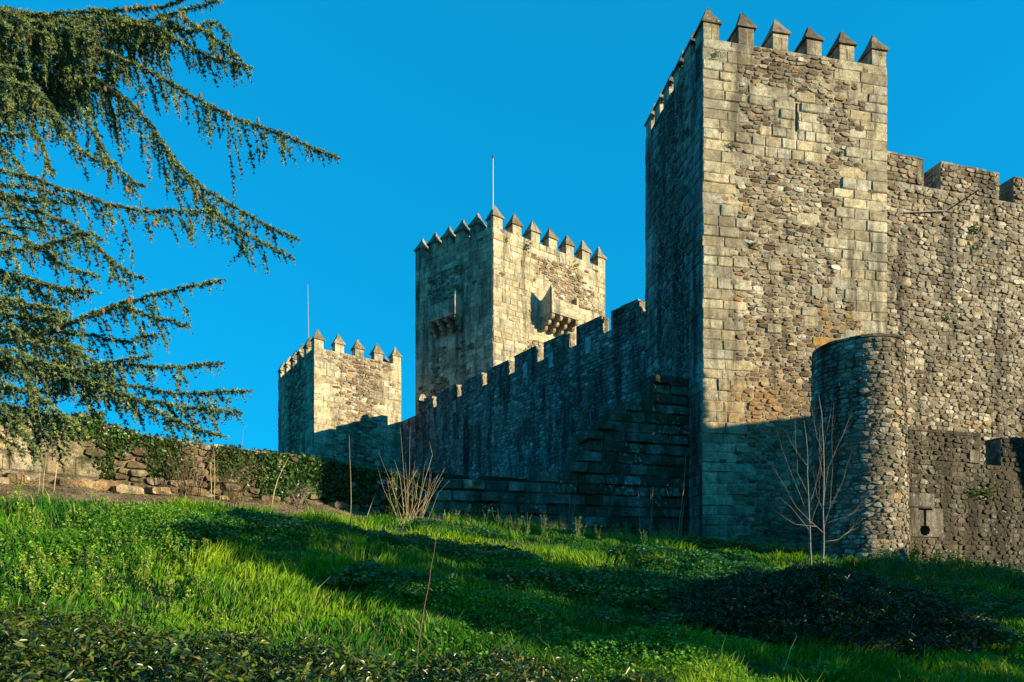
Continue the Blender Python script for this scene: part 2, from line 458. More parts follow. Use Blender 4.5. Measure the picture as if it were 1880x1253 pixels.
class Face:
    """a wall plane: u along e, v = height, d outwards"""
    def __init__(s, o, e, L, z0, z1):
        s.o = Vector((o[0], o[1], 0)); s.e = Vector((e[0], e[1], 0)).normalized(); s.L = L; s.z0 = z0; s.z1 = z1
        n = Vector((s.e.y, -s.e.x, 0)); mid = s.o + s.e * L / 2
        s.n = n if n.dot(mid) < 0 else -n
    def at(s, u, v, d=0): return s.o + s.e * u + s.n * d + Vector((0, 0, v))
    def uv(s, px, py):
        a = (px - CX) / F
        u = (a * s.o.y - s.o.x) / (s.e.x - a * s.e.y)
        Y = s.o.y + s.e.y * u
        return u, (HY - py) / F * Y

class Round:
    def __init__(s, c, r0, r1, z0, z1, a0):
        s.c = Vector((c[0], c[1], 0)); s.r0 = r0; s.r1 = r1; s.z0 = z0; s.z1 = z1; s.a0 = a0; s.L = 2 * math.pi * r0
    def at(s, u, v, d=0):
        r = s.r0 + (s.r1 - s.r0) * (v - s.z0) / (s.z1 - s.z0); a = s.a0 + u / s.r0
        return s.c + Vector((math.cos(a) * (r + d), math.sin(a) * (r + d), v))

def panel(mb, face, u0, u1, z0, z1, holes=(), depth=.5, tone=(.30, .27, .20)):
    """backing wall with recessed openings (rects u0,v0,u1,v1)"""
    us = sorted({u0, u1, *[h[0] for h in holes], *[h[2] for h in holes]}); vs = sorted({z0, z1, *[h[1] for h in holes], *[h[3] for h in holes]})
    inh = lambda u, v: any(h[0] < u < h[2] and h[1] < v < h[3] for h in holes)
    H = {}
    for i in range(len(us) - 1):
        for j in range(len(vs) - 1):
            H[i, j] = inh((us[i] + us[i + 1]) / 2, (vs[j] + vs[j + 1]) / 2)
    for (i, j), h in H.items():
        a, b, c, d = us[i], us[i + 1], vs[j], vs[j + 1]; dd = -depth if h else 0
        mb.add([face.at(a, c, dd), face.at(b, c, dd), face.at(b, d, dd), face.at(a, d, dd)], [(0, 1, 2, 3)], (.03, .028, .022) if h else tone)
        if h:
            for (ii, jj), (p, q) in (((i - 1, j), ((a, c), (a, d))), ((i + 1, j), ((b, d), (b, c))), ((i, j - 1), ((b, c), (a, c))), ((i, j + 1), ((a, d), (b, d)))):
                if not H.get((ii, jj), False):
                    mb.add([face.at(*p, 0), face.at(*p, -depth), face.at(*q, -depth), face.at(*q, 0)], [(0, 1, 2, 3)], (.2, .18, .13))

def lay(face, R, spans=None, cw=.4, ch=.21, pal=SCHIST, holes=(), course_h=(.36, .47), bl=(.55, 1.15), gbase=(.45, .395, .27),
        z0=None, z1=None, tonefn=None, edge0=0, edge1=0, L=None, rd=(.015, .07), u_min=0, gap=.009):
    """returns list of (kind, verts, faces, tone) : ashlar courses where spans() says so, rubble elsewhere"""
    z0 = face.z0 if z0 is None else z0; z1 = face.z1 if z1 is None else z1; L = L or face.L
    out = []; rows = []; v = z1
    i = 0
    while v > z0 + .05:
        h = min(R.uniform(*course_h), v - z0)
        if v - h - z0 < .15: h = v - z0
        sp = spans((v - h / 2), i, R) if spans else []
        row = []
        for a, b in sp:
            a = max(0, a); b = min(L, b)
            if b - a < .2: continue
            k = max(1, int(round((b - a) / R.uniform(*bl)))); cuts = [a]
            for t in range(1, k): cuts.append(a + (b - a) * t / k + R.uniform(-.16, .16) * (b - a) / k)
            cuts.append(b)
            for t in range(k):
                r = [cuts[t], v - h, cuts[t + 1], v]
                if r[0] <= .001: r[0] -= edge0
                if r[2] >= L - .001: r[2] += edge1
                hit = False
                for hh in holes:
                    if hh[0] < r[2] and hh[2] > r[0] and hh[1] + .04 < r[3] and hh[3] - .04 > r[1]:
                        hit = True
                        for (x0, x1) in ((r[0], hh[0]), (hh[2], r[2])):
                            if x1 - x0 > .12:
                                rr = (x0, r[1], x1, r[3]); gvv, gff = ashlar_geo(rr, R); out.append(('ashlar_block', gvv, gff, g_tone(R, gbase)))
                        break
                row.append((r[0], r[2]))
                if not hit:
                    gvv, gff = ashlar_geo(r, R, gap=gap); out.append(('ashlar_block', gvv, gff, g_tone(R, gbase)))
        rows.append((v - h, v, row)); v -= h; i += 1
    def keep(u, vv):
        if u < u_min: return False
        for hh in holes:
            if hh[0] - .1 < u < hh[2] + .1 and hh[1] - .05 < vv < hh[3] + .05: return False
        for a, b, row in rows:
            if a <= vv <= b:
                for p, q in row:
                    if p + .02 <= u <= q - .02: return False
        return True
    if cw:
        for poly in rubble(L, z0, z1, cw, ch, keep, R):
            if area(poly) < .004: continue
            gvv, gff = rubble_geo(poly, R, *rd)
            out.append(('rubble_stone', gvv, gff, pick(R, pal)))
    if tonefn:
        out = [(k, a, b, tonefn(face, a[-1][0], a[-1][1], t, k)) for k, a, b, t in out]
    return out

def put_stones(parent, items, mat_of, seen=None, cap=290, minpx=8.5):
    """items: (face, kind, verts, faces, tone). The largest in view become parts, the rest one mass."""
    res = []
    for face, kind, vs, fs, tone in items:
        w = [face.at(*p) for p in vs]; c = w[-1]
        sc = 0
        if c.y > 1:
            px, py = project(c)
            if -20 < px < 1900 and -20 < py < 1270 and (seen is None or seen(px, py, face)):
                pr = [project(p) for p in w[:max(3, len(w) // 3)]]
                x0 = min(p[0] for p in pr); x1 = max(p[0] for p in pr); y0 = min(p[1] for p in pr); y1 = max(p[1] for p in pr)
                sc = math.sqrt(max(0, (x1 - x0) * (y1 - y0)))
                # turned away
                if isinstance(face, Round):
                    nn = face.at(vs[-1][0], vs[-1][1], 1) - face.at(vs[-1][0], vs[-1][1], 0)
                else: nn = face.n
                if nn.dot(c) > 0: sc = 0
        res.append((sc, kind, w, fs, tone, face))
    for kind in ('ashlar_block', 'rubble_stone'):
        l = sorted([r for r in res if r[1] == kind], key=lambda r: -r[0])
        n = 0; rest = {}
        for r in l:
            if r[0] >= minpx and n < cap:
                mesh(kind, r[2], r[3], mat_of(r[5]), parent, origin=r[2][-1], tone=r[4]); n += 1
            else: rest.setdefault(mat_of(r[5]).name, []).append(r)
        for mn, rr in rest.items():
            mb = MB()
            for r in rr: mb.add(r[2], r[3], r[4])
            o = mb.build('ashlar_masonry' if kind == 'ashlar_block' else 'rubble_masonry', bpy.data.materials[mn], parent); o['kind'] = 'stuff'

def merlon(parent, p, e, n, w, h, cap_h, over, mat, R, depth=None):
    """square merlon with pyramid cap; p = world point of its bottom, centre of the front edge"""
    e = Vector((e[0], e[1], 0)); n = Vector((n[0], n[1], 0)); up = Vector((0, 0, 1)); depth = depth or w; p = Vector(p)
    core = MB().box(p - e * (w / 2 - .02) - n * (depth - .02), e * (w - .04), n * (depth - .04), up * h, (.26, .23, .17))
    m = core.build('merlon', mat, parent, origin=p)
    hs = h * R.uniform(.68, .8); cut = R.uniform(-.08, .08) * w
    for a, b in ((-w / 2, cut), (cut, w / 2)):
        q = MB().box(p + e * (a + .008) - n * depth + up * .006, e * (b - a - .016), n * (depth + R.uniform(0, .02)), up * (hs - .012), g_tone(R)); q.build('block', mat, m, origin=p)
    q = MB().box(p - e * (w / 2) - n * depth + up * hs, e * w, n * (depth + .012), up * (h - hs), g_tone(R)); q.build('block', mat, m, origin=p)
    c = p - n * depth / 2 + up * h; a = w / 2 + over; b = depth / 2 + over; th = .07 * w / .66
    vs = [c - e * a - n * b, c + e * a - n * b, c + e * a + n * b, c - e * a + n * b]
    vs += [v + up * th for v in vs]
    tip = c + up * (th + cap_h) + e * R.uniform(-.015, .015)
    # slightly sagging faces and a blunt tip
    rr = .05 * w
    mid = [c + (v - c - up * th) * .5 + up * (th + cap_h * .5 + R.uniform(-.02, .02)) for v in vs[4:]]
    top = [tip - e * rr - n * rr, tip + e * rr - n * rr, tip + e * rr + n * rr, tip - e * rr + n * rr]
    jt = .035 * w
    V = [v + Vector((R.uniform(-jt, jt), R.uniform(-jt, jt), R.uniform(-jt, jt))) for v in vs + mid + top]
    fs = [(3, 2, 1, 0)]
    for l in range(3):
        for k in range(4):
            k2 = (k + 1) % 4; fs.append((l * 4 + k, l * 4 + k2, l * 4 + 4 + k2, l * 4 + 4 + k))
    fs.append((12, 13, 14, 15))
    MB().add(V, fs, g_tone(R, (.30, .25, .165), .5, 1.25)).build('cap', M_CAP, m, origin=p)
    return m

def prism(mb, pts, z0, z1, tone=(.30, .27, .20), top=True):
    """footprint polygon pts (x,y)"""
    n = len(pts)
    vs = [(p[0], p[1], z0) for p in pts] + [(p[0], p[1], z1) for p in pts]
    fs = [(i, (i + 1) % n, n + (i + 1) % n, n + i) for i in range(n)]
    if top: fs.append(tuple(range(n, 2 * n)))
    mb.add(vs, fs, tone)

# ================================================================ CASTLE
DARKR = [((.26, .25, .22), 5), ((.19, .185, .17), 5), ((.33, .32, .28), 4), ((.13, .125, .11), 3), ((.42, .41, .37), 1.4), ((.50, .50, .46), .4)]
# ---- big square tower on the right
R = random.Random(21)
A0 = Vector((7.52, 24.0, 0)); eF = Vector((.985, .1724, 0)).normalized(); eL = Vector((-eF.y, eF.x, 0)); LF, LL = 8.19, 5.79
ZA = 20.79
fA = Face(A0, eF, LF, -.2, ZA); gA = Face(A0, eL, LL, -.2, ZA)
tw = thing('square_tower', (A0.x, A0.y, .7), 'tall square stone tower, nearest of all, with a thin slit in its sunlit face', 'tower')
su, sv0 = fA.uv(1462, 242); _, sv1 = fA.uv(1462, 190)
slit = (su - .055, sv0, su + .055, sv1)
mb = MB()
panel(mb, fA, 0, LF, -1.2, ZA, [slit], .6, (.38, .33, .23))
panel(mb, gA, 0, LL, -1.2, ZA)
pB = A0 + eF * LF; pC = pB + eL * LL; pD = A0 + eL * LL
for a, b in ((pB, pC), (pC, pD)):
    mb.add([(a.x, a.y, -1.2), (b.x, b.y, -1.2), (b.x, b.y, ZA), (a.x, a.y, ZA)], [(0, 1, 2, 3)], (.3, .27, .2))
mb.add([(q.x, q.y, ZA - .02) for q in (A0, pB, pC, pD)], [(0, 1, 2, 3)], (.25, .22, .16))
mb.build('wall', M_TOWER, tw)

def spA(v, i, R):
    dz = ZA - v
    l = 1.25 + .55 * (i % 2) + R.uniform(-.1, .35); r = 1.15 + .5 * (i % 2) + R.uniform(-.1, .35)
    s = [(0, l), (LF - r, LF)]
    if 1.5 < dz < 4.4 and not (2.3 < dz < 3.3): s.insert(1, (2.0 + R.uniform(-.3, .5), 5.3 + R.uniform(-.5, .4)))
    elif 2.3 <= dz <= 3.3: s.insert(1, (3.3, 5.0 + R.uniform(-.3, .5)))
    if dz < 1.0: s = [(0, 2.0 + R.uniform(0, .3)), (LF - 2.2 - R.uniform(0, .3), LF)]
    if 4.4 < dz < 9: s[-1] = (LF - 1.8 - R.uniform(0, .7), LF)
    if 6.0 < dz < 12 and R.random() < .55:
        c = R.uniform(2.4, 5.6); s.insert(1, (c, c + R.uniform(.5, 1.3)))
    return s
def toneA(face, u, v, t, k):
    # iron-stained patch low on the face, and a colder, paler belt above
    x = math.exp(-((u - 2.3) / 1.9) ** 2 - ((v - 6.4) / .9) ** 2)
    x *= R.uniform(.3, 1)
    t = tuple(t[i] * (1 - x) + (.50, .25, .055)[i] * x for i in range(3))
    if u > 4.6 and 9 < v < 10.5 and R.random() < .25: t = (.48, .26, .07)
    if k == 'rubble_stone' and v < 10 and R.random() < .7: t = (t[0] * .85, t[1] * .74, t[2] * .62)
    return t
def spAl(v, i, R):
    return [(0, 1.1 + .4 * (i % 2) + R.uniform(0, .3)), (LL - 1.0 - .4 * (i % 2) - R.uniform(0, .3), LL)]
items = [(fA, *x) for x in lay(fA, R, spA, .36, .165, SCHIST, [slit], edge0=.04, edge1=.04, tonefn=toneA, z1=ZA, rd=(.006, .04))]
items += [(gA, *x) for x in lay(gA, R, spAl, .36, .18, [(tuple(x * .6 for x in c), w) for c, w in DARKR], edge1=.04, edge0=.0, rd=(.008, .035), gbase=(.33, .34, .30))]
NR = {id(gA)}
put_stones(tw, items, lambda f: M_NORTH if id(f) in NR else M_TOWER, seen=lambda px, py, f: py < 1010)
for i in range(6):
    u = .34 + (LF - .68) * i / 5
    merlon(tw, fA.at(u, ZA), eF, fA.n, .67, .64 + R.uniform(-.03, .03), .78 + R.uniform(-.03, .03), .075, M_TOWER, R)
for i in range(1, 6):
    u = .34 + (LL - .68) * i / 5
    merlon(tw, gA.at(u, ZA), eL, gA.n, .62, .64, .78, .075, M_TOWER, R)
for i in range(1, 5):   # rear row, seen only as tips through the gaps
    q = pD + eF * (.34 + (LF - .68) * i / 5)
    merlon(tw, (q.x, q.y, ZA), eF, eL, .6, .5, .6, .07, M_TOWER, R)

# ---- keep (five-sided) with two machicolated box balconies
R = random.Random(33)
SC = 1.141
K0 = Vector((-.0304 * 50, 50, 0)) * SC; kR = Vector((.819, .573, 0)).normalized(); kL = Vector((-.795, .607, 0)).normalized(); LKR, LKL = 12.5 * SC, 9.13 * SC; ZK = 27.87 * SC
def scaled(sp): return lambda v, i, R: [(a * SC, b * SC) for a, b in sp(v / SC, i, R)]
fK = Face(K0, kR, LKR, 9, ZK); gK = Face(K0, kL, LKL, 9, ZK)
keep = thing('keep_tower', (K0.x, K0.y, 1.5), 'tall five-sided keep behind the stepped wall, with two box balconies on stone corbels', 'tower')
mb = MB()
k1 = K0 + kR * LKR; k4 = K0 + kL * LKL; k2 = k1 + Vector((-.2, 9, 0)) * SC; k3 = k4 + Vector((3.2, 8.5, 0)) * SC
prism(mb, [K0, k1, k2, k3, k4], 1, ZK, (.36, .32, .23)); mb.build('wall', M_KEEP, keep)
def spK(v, i, R):
    dz = ZK / SC - v; LKR = 12.5
    l = 3.0 + .5 * (i % 2) + R.uniform(-.3, .5); r = LKR - 2.0 - .5 * (i % 2) - R.uniform(-.2, .6)
    if .9 < dz < 4.2:
        c = 2.6 + dz * 1.0; return [(0, max(c, 3.3) + R.uniform(-.4, .4)), (min(LKR - .8, c + 5.2) + R.uniform(-.4, .6), LKR)]
    if 8.4 < dz < 15.5: return [(0, l + .3), (l + 3.4 + R.uniform(-.5, .5), LKR)]
    return [(0, LKR)]
def spKl(v, i, R):
    dz = ZK / SC - v; LKL = 9.13
    if 1.8 < dz < 4.5: return [(0, 3.6 + R.uniform(-.4, .4)), (LKL - 1.6 - .5 * (i % 2), LKL)]
    if 8.8 < dz < 14: return [(0, 2.1 + .5 * (i % 2) + R.uniform(0, .4)), (3.9 + R.uniform(-.2, .2), 5.2 + R.uniform(-.2, .2)), (LKL - 1.9 - .5 * (i % 2), LKL)]
    return [(0, LKL)]
kg = (.46, .40, .27)
items = [(fK, *x) for x in lay(fK, R, scaled(spK), .6, .24, SCHIST, course_h=(.5, .66), bl=(.7, 1.4), edge0=.04, gbase=kg, gap=.014)]
items += [(gK, *x) for x in lay(gK, R, scaled(spKl), .6, .27, SCHIST, course_h=(.5, .66), bl=(.7, 1.4), edge1=.04, gbase=kg, gap=.014)]
def wall_top_at(px): return 540 + (1184 - px) * .474
put_stones(keep, items, lambda f: M_KEEP_N if f is gK else M_KEEP, seen=lambda px, py, f: py < wall_top_at(px) + 15, minpx=8.5)
for i in range(7):
    u = .5 + (LKR - 1.0) * i / 6
    merlon(keep, fK.at(u, ZK), kR, fK.n, 1.05, .97 + R.uniform(-.05, .05), 1.25 + R.uniform(-.06, .06), .14, M_KEEP, R)
for i in range(1, 6):
    u = .5 + (LKL - 1.0) * i / 5
    merlon(keep, gK.at(u, ZK), kL, gK.n, 1.05, .92, 1.25, .14, M_KEEP_N, R)

def balcony(face, u0, u1, zb, zt, p, mat, label_side):
    b = MB().box(face.at(u0, zb, 0), face.e * (u1 - u0), face.n * p, Vector((0, 0, .22)), g_tone(R)).build('balcony', mat, keep, origin=face.at((u0 + u1) / 2, zb))
    # low front wall of blocks
    c = 4
    for row in range(2):
        cuts = [u0 + (u1 - u0) * k / c + (R.uniform(-.15, .15) if 0 < k < c else 0) for k in range(c + 1)]
        for k in range(c):
            MB().box(face.at(cuts[k] + .01, zb + .24 + row * (zt - zb - .24) / 2, p - .3), face.e * (cuts[k + 1] - cuts[k] - .02), face.n * (.3 + R.uniform(-.01, .02)), Vector((0, 0, (zt - zb - .24) / 2 - .015)), g_tone(R)).build('block', mat, b)
    # side walls, rising to a rounded shoulder
    for (a, s) in ((u0, 1), (u1 - .28, -1)):
        hq = .9 if label_side == 'r' else .35
        prof = [(0, zb + .22), (p, zb + .22), (p, zt + hq), (p * .92, zt + hq + .4), (p * .75, zt + hq + .15), (p * .45, zt + hq * .7), (p * .18, zt + hq * .4), (0, zt + .3)] if s == 1 else \
               [(0, zb + .22), (p, zb + .22), (p, zt + .75), (p * .55, zt + .8), (p * .5, zt + .05), (0, zt + .05)]
        a0 = a - .012 if s == 1 else a; m = len(prof); q = MB()
        vs = [face.at(a0, z, d * .998) for d, z in prof] + [face.at(a0 + .29, z, d * .998) for d, z in prof]
        q.add(vs, [tuple(range(m)), tuple(reversed(range(m, 2 * m)))] + [(i, (i + 1) % m, m + (i + 1) % m, m + i) for i in range(m)], g_tone(R))
        q.build('side_wall', mat, b)
    # corbels: three rounded lobes stepping down to the wall
    for k in range(4):
        uc = u0 + .2 + (u1 - u0 - .4) * k / 3; q = MB()
        for l in range(3):
            r = .26; dc = p - .28 - l * p * .29; zc = zb - .22 - l * .42; nseg = 10
            vs = []
            for side in (-.16, .16):
                for t in range(nseg): vs.append(face.at(uc + side, zc + math.sin(6.2832 * t / nseg) * r, dc + math.cos(6.2832 * t / nseg) * r))
            q.add(vs, [tuple(range(nseg)), tuple(reversed(range(nseg, 2 * nseg)))] + [(t, (t + 1) % nseg, nseg + (t + 1) % nseg, nseg + t) for t in range(nseg)], g_tone(R, (.36, .30, .21)))
            q.box(face.at(uc - .158, zc - r * .9, 0), face.e * .316, face.n * dc, Vector((0, 0, r * 1.8)), g_tone(R, (.36, .30, .21)))
        q.build('corbel', mat, b)
    return b
u0, _ = fK.uv(992, 560); u1, _ = fK.uv(1041, 560)
_, zb = fK.uv(1015, 592); _, zt = fK.uv(1015, 566)
balcony(fK, u0, u1, zb, zt, 1.85, M_KEEP, 'r')
u0, _ = gK.uv(851, 560); u1, _ = gK.uv(802, 560)
_, zb = gK.uv(826, 592); _, zt = gK.uv(826, 563)
balcony(gK, u0, u1, zb, zt, 1.25, M_KEEP_N, 'l')
cond = MB(); pp = [gK.at(.12, z, .06) for z in (13, 22, ZK - .1)] + [gK.at(.12, z, .09) for z in (ZK + 1,)]
cond.tube(pp, .035, .035, 5, (.05, .05, .05)).build('lightning_conductor', M_IRON, keep)
ft = P(905, 290, 57.3)
fp = thing('flagpole', (ft.x, 57.3, ZK), 'thin white flagpole standing on the corner of the tall five-sided keep', 'pole')
MB().tube([(ft.x, 57.3, ZK - .3), (ft.x, 57.3, ft.z)], .06, .045, 6, (.62, .64, .62)).build('pole', M_IRON, fp)
MB().tube([(ft.x, 57.3, ft.z - .02), (ft.x, 57.3, ft.z + .2)], .11, .08, 6, (.12, .12, .12)).build('finial', M_IRON, fp)
at_ = thing('antenna', tuple(fK.at(3.5, ZK, -1.4)), 'short thin aerial between two merlons of the five-sided keep', 'antenna')
MB().tube([fK.at(3.5, ZK, -1.4), fK.at(3.5, ZK + 1.5, -1.4)], .03, .02, 5, (.3, .35, .2)).build('mast', M_IRON, at_)

# ---- small tower at far left
R = random.Random(44)
T0 = Vector((-15.3, 47.2, 0)) * SC; tR = Vector((.812, .584, 0)).normalized(); tL = Vector((-.586, .81, 0)).normalized(); LTR, LTL = 7.3 * SC, 10.0 * SC; ZT = 16.95 * SC
fT = Face(T0, tR, LTR, 7, ZT); gT = Face(T0, tL, LTL, 7, ZT)
lt = thing('small_tower', (T0.x, T0.y, 1.5), 'small square tower at the far end of the wall, beside the ivy-covered wall', 'tower')
mb = MB(); q1 = T0 + tR * LTR; q2 = q1 + tL * LTL; q3 = T0 + tL * LTL
prism(mb, [T0, q1, q2, q3], 0, ZT, (.36, .32, .23)); mb.build('wall', M_KEEP, lt)
def spT(v, i, R):
    LTR = 7.3; dz = ZT / SC - v; l = 1.5 + .8 * (i % 2) + R.uniform(0, .4); r = 1.6 + .7 * (i % 2) + R.uniform(0, .4)
    if dz < .8: return [(0, .9 + R.uniform(0, .3)), (LTR - 1.0, LTR)]
    return [(0, l), (LTR - r, LTR)]
def spTl(v, i, R):
    LTL = 10.0; ZT = 16.95
    return [(0, 2.2 + .8 * (i % 2)), (LTL - 2.0 - .8 * (i % 2), LTL)] if ZT - v < 6 else [(0, LTL * .35 + R.uniform(-.5, .8)), (LTL * .7, LTL)]
items = [(fT, *x) for x in lay(fT, R, scaled(spT), .55, .22, SCHIST, course_h=(.5, .64), bl=(.7, 1.35), edge0=.04, edge1=.04, gbase=kg, gap=.014)]
items += [(gT, *x) for x in lay(gT, R, scaled(spTl), .6, .26, SCHIST, course_h=(.5, .64), bl=(.8, 1.5), edge1=.04, gbase=kg, gap=.014)]
put_stones(lt, items, lambda f: M_KEEP_N if f is gT else M_KEEP, seen=lambda px, py, f: py < 850)
for i in range(5):
    merlon(lt, fT.at(.41 + (LTR - .82) * i / 4, ZT), tR, fT.n, .82, .72 + R.uniform(-.04, .04), .94, .10, M_KEEP, R)
for i in range(1, 6):
    merlon(lt, gT.at(.41 + (LTL - .82) * i / 5, ZT), tL, gT.n, .82, .72, .94, .10, M_KEEP_N, R)
merlon(lt, (q1 + tL * 1.9 + Vector((-.4, -.2, ZT))), tL, tR, .6, .5, .7, .08, M_KEEP, R)
ap = P(565, 523, 59)
an = thing('antenna_mast', (ap.x, 59, ZT), 'thin bare mast rising behind the merlons of the small tower', 'antenna')
MB().tube([(ap.x + .14, 59, ZT - .1), (ap.x + .03, 59, ap.z - 2), (ap.x, 59, ap.z)], .055, .035, 5, (.3, .34, .36)).build('mast', M_IRON, an)

# ---- long curtain wall between the towers, in shade, its merlon ends lit
R = random.Random(55)
B0 = Vector((6.52, 29.8, 0)) * SC; eB = Vector((-.586, .81, 0)).normalized(); LB = 27.2 * SC; ZB = 12.28 * SC
fB0 = B0 - eB * 3.0
fB = Face(fB0, eB, LB + 3.0, 3.5, ZB)
cw_ = thing('curtain_wall', (B0.x, B0.y, 1.5), 'long shaded curtain wall with square merlons running from the tall tower to the small one', 'wall')
bk = -fB.n * .9
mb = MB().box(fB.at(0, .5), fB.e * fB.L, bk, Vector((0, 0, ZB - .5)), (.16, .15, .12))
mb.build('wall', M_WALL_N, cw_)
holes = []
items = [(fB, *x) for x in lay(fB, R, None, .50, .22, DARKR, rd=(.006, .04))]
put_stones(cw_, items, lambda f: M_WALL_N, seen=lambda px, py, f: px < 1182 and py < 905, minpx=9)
ss = [x * SC for x in (-2.2, .46, 3.02, 5.72, 8.6, 11.54, 14.68, 18.0, 21.7, 24.6)]
def rub_box(parent, name, face, ua, ub, za, zb_, th, mat, R, pal, cw, ch, end_pal=None):
    """merlon built of rubble: core box + stones on outer face, near end and top"""
    q = MB().box(face.at(ua, za), face.e * (ub - ua), -face.n * th, Vector((0, 0, zb_ - za)), (.24, .21, .15))
    sub = Face(face.at(ua, 0), face.e, ub - ua, za, zb_); sub.n = face.n
    for k, vs, fs, t in lay(sub, R, None, cw, ch, pal, rd=(.015, .05)): q.add([sub.at(*p) for p in vs], fs, t)
    endf = Face(face.at(ua, 0, -th), face.n, th, za, zb_); endf.n = -face.e
    qe = MB()
    for k, vs, fs, t in lay(endf, R, None, cw * .6, ch, end_pal or GREYRUB, rd=(.01, .04)): qe.add([endf.at(*p) for p in vs], fs, t)
    qe.box(face.at(ua - .004, za + .001, -.004), -face.n * (th - .008), face.e * .02, Vector((0, 0, zb_ - za - .002)), (.34, .29, .20))
    # uneven coping stones
    u = ua
    while u < ub - .05:
        w = min(R.uniform(.3, .7), ub - u)
        q.box(face.at(u + .01, zb_ + .001, .03), face.e * (w - .02), -face.n * (th + .05), Vector((0, 0, R.uniform(.04, .1))), pick(R, pal)); u += w
    mo = q.build(name, mat, parent, origin=face.at(ua, za)); o_ = qe.build('end_stones', M_CURT, mo); o_['kind'] = 'stuff'
    return mo
for i in range(len(ss) - 1):
    zt_ = 13.2 * SC + R.uniform(-.04, .06)
    rub_box(cw_, 'merlon', fB, ss[i] + 3.0, ss[i + 1] + 3.0 - .78, ZB, zt_, .6, M_CURT if False else M_WALL_N, R, DARKR, .42, .22)
# pale dressed blocks around small loopholes in the parapet
for px, py in ((1081, 634), (965, 681), (835, 747), (1012, 662)):
    u, v = fB.uv(px, py); 
    MB().box(fB.at(u - .25, v - .5, .0), fB.e * .5, fB.n * .06, Vector((0, 0, 1.0)), (.36, .40, .39)).build('loophole_block', M_KEEP_N, cw_, origin=fB.at(u, v))
ds = P(772, 729, 54.2)
q = MB(); vs = []
for side in (0, -.35):
    for t in range(9): vs.append(Vector((ds.x, 54.6, ds.z - .4)) + Vector((.81, .586, 0)) * math.cos(math.pi * t / 8) * .40 + Vector((.586, -.81, 0)) * (-side) + Vector((0, 0, math.sin(math.pi * t / 8) * .7)))
q.add(vs, [tuple(range(9)), tuple(reversed(range(9, 18)))] + [(t, t + 1, 10 + t, 9 + t) for t in range(8)], (.36, .33, .26))
q.build('rounded_merlon', M_KEEP, cw_)

# ---- high curtain wall on the right
R = random.Random(66)
eC = Vector((.9715, .2367, 0)).normalized(); C0 = Vector((16.35, 26.6, 0)) - eC * 2.0; ZC = 16.85
LC = 11.6
fC = Face(C0, eC, LC, 2.0, ZC)
cu = thing('high_curtain_wall', (C0.x, C0.y, .5), 'high sunlit rubble wall with broad merlons joined to the right side of the tall tower', 'wall')
def spC(v, i, R):
    a = []
    for k in range(R.randint(0, 3)):
        c = R.uniform(0, 11); a.append((c, c + R.uniform(.3, .62)))
    return sorted(a)
MB().box(fC.at(0, -1), fC.e * LC, -fC.n * 1.6, Vector((0, 0, ZC + 1)), (.30, .26, .19)).build('wall', M_CURT, cu)
items = [(fC, *x) for x in lay(fC, R, spC, .36, .185, GREYRUB, rd=(.006, .055), course_h=(.24, .36), bl=(.35, .6), gbase=(.40, .35, .25))]
put_stones(cu, items, lambda f: M_CURT, seen=lambda px, py, f: px > 1632 and py < 800)
for a, b in ((1560, 1696), (1727, 1834), (1861, 1930)):
    ua, _ = fC.uv(a, 300); ub, _ = fC.uv(b, 300)
    rub_box(cu, 'merlon', fC, ua, ub, ZC, 18.0 + R.uniform(-.03, .03), .85, M_CURT, R, [(c, w) for c, w in SCHIST[:5]], .42, .2, GREYRUB)
bar = MB(); pts = [fC.at(*fC.uv(1655, 393), .12), fC.at(*fC.uv(1700, 392), .14), fC.at(*fC.uv(1734, 390), .14), fC.at(*fC.uv(1761, 371), .9)]
bo = bar.tube(pts, .035, .03, 6, (.05, .04, .035)).build('iron_bar', M_IRON, None, origin=pts[0])
tag(bo, 'bent dark iron bar fixed high on the sunlit rubble wall right of the tall tower', 'bar')

# ---- low outer wall with a cross-shaped loophole
R = random.Random(77)
eD = Vector((.946, .325, 0)).normalized(); SD = .86; D0 = Vector((12.55, 19.95, 0)) * SD
ZD = 3.55 * SD; LD = 8.6; fD = Face(D0, eD, LD, -1.4, ZD)
ow = thing('outer_wall', (D0.x, D0.y, -.2), 'low outer rubble wall with a T-shaped arrow slit, right of the round turret', 'wall')
def rect(px0, py1, px1, py0):
    a, z0_ = fD.uv(px0, py1); b, _ = fD.uv(px1, py1); _, z1_ = fD.uv(px0, py0); return (a, z0_, b, z1_)
H = [rect(1683, 937, 1708, 933.5), rect(1692.5, 966, 1697.5, 937), rect(1690, 966.5, 1700, 966), rect(1687, 970, 1702.5, 966.5), rect(1685.5, 977, 1704, 970), rect(1687, 981, 1702.5, 977), rect(1690.5, 984, 1699, 981)]
# make the stack share exact rows
c_ = (H[1][0] + H[1][2]) / 2
def sym(r, zl, zh): w = (r[2] - r[0]) / 2; return (c_ - w, zl, c_ + w, zh)
z = H[1][1]
H = [H[0], (H[1][0], z, H[1][2], H[0][1]), sym(H[3], z - .065, z), sym(H[4], z - .175, z - .065), sym(H[5], z - .235, z - .175), sym(H[6], z - .275, z - .235)]
mb = MB(); panel(mb, fD, 0, LD, -2.4, ZD, H, .55, (.10, .085, .06))
mb.box(fD.at(0, -2.4, -.56), fD.e * LD, -fD.n * .6, Vector((0, 0, ZD + 2.39)), (.22, .19, .14))
mb.add([fD.at(0, ZD), fD.at(LD, ZD), fD.at(LD, ZD, -.56), fD.at(0, ZD, -.56)], [(0, 1, 2, 3)], (.22, .19, .14))
mb.build('wall', M_OUTER, ow)
_, za = fD.uv(1690, 986); _, zm = fD.uv(1690, 934.5); _, zc_ = fD.uv(1690, 905)
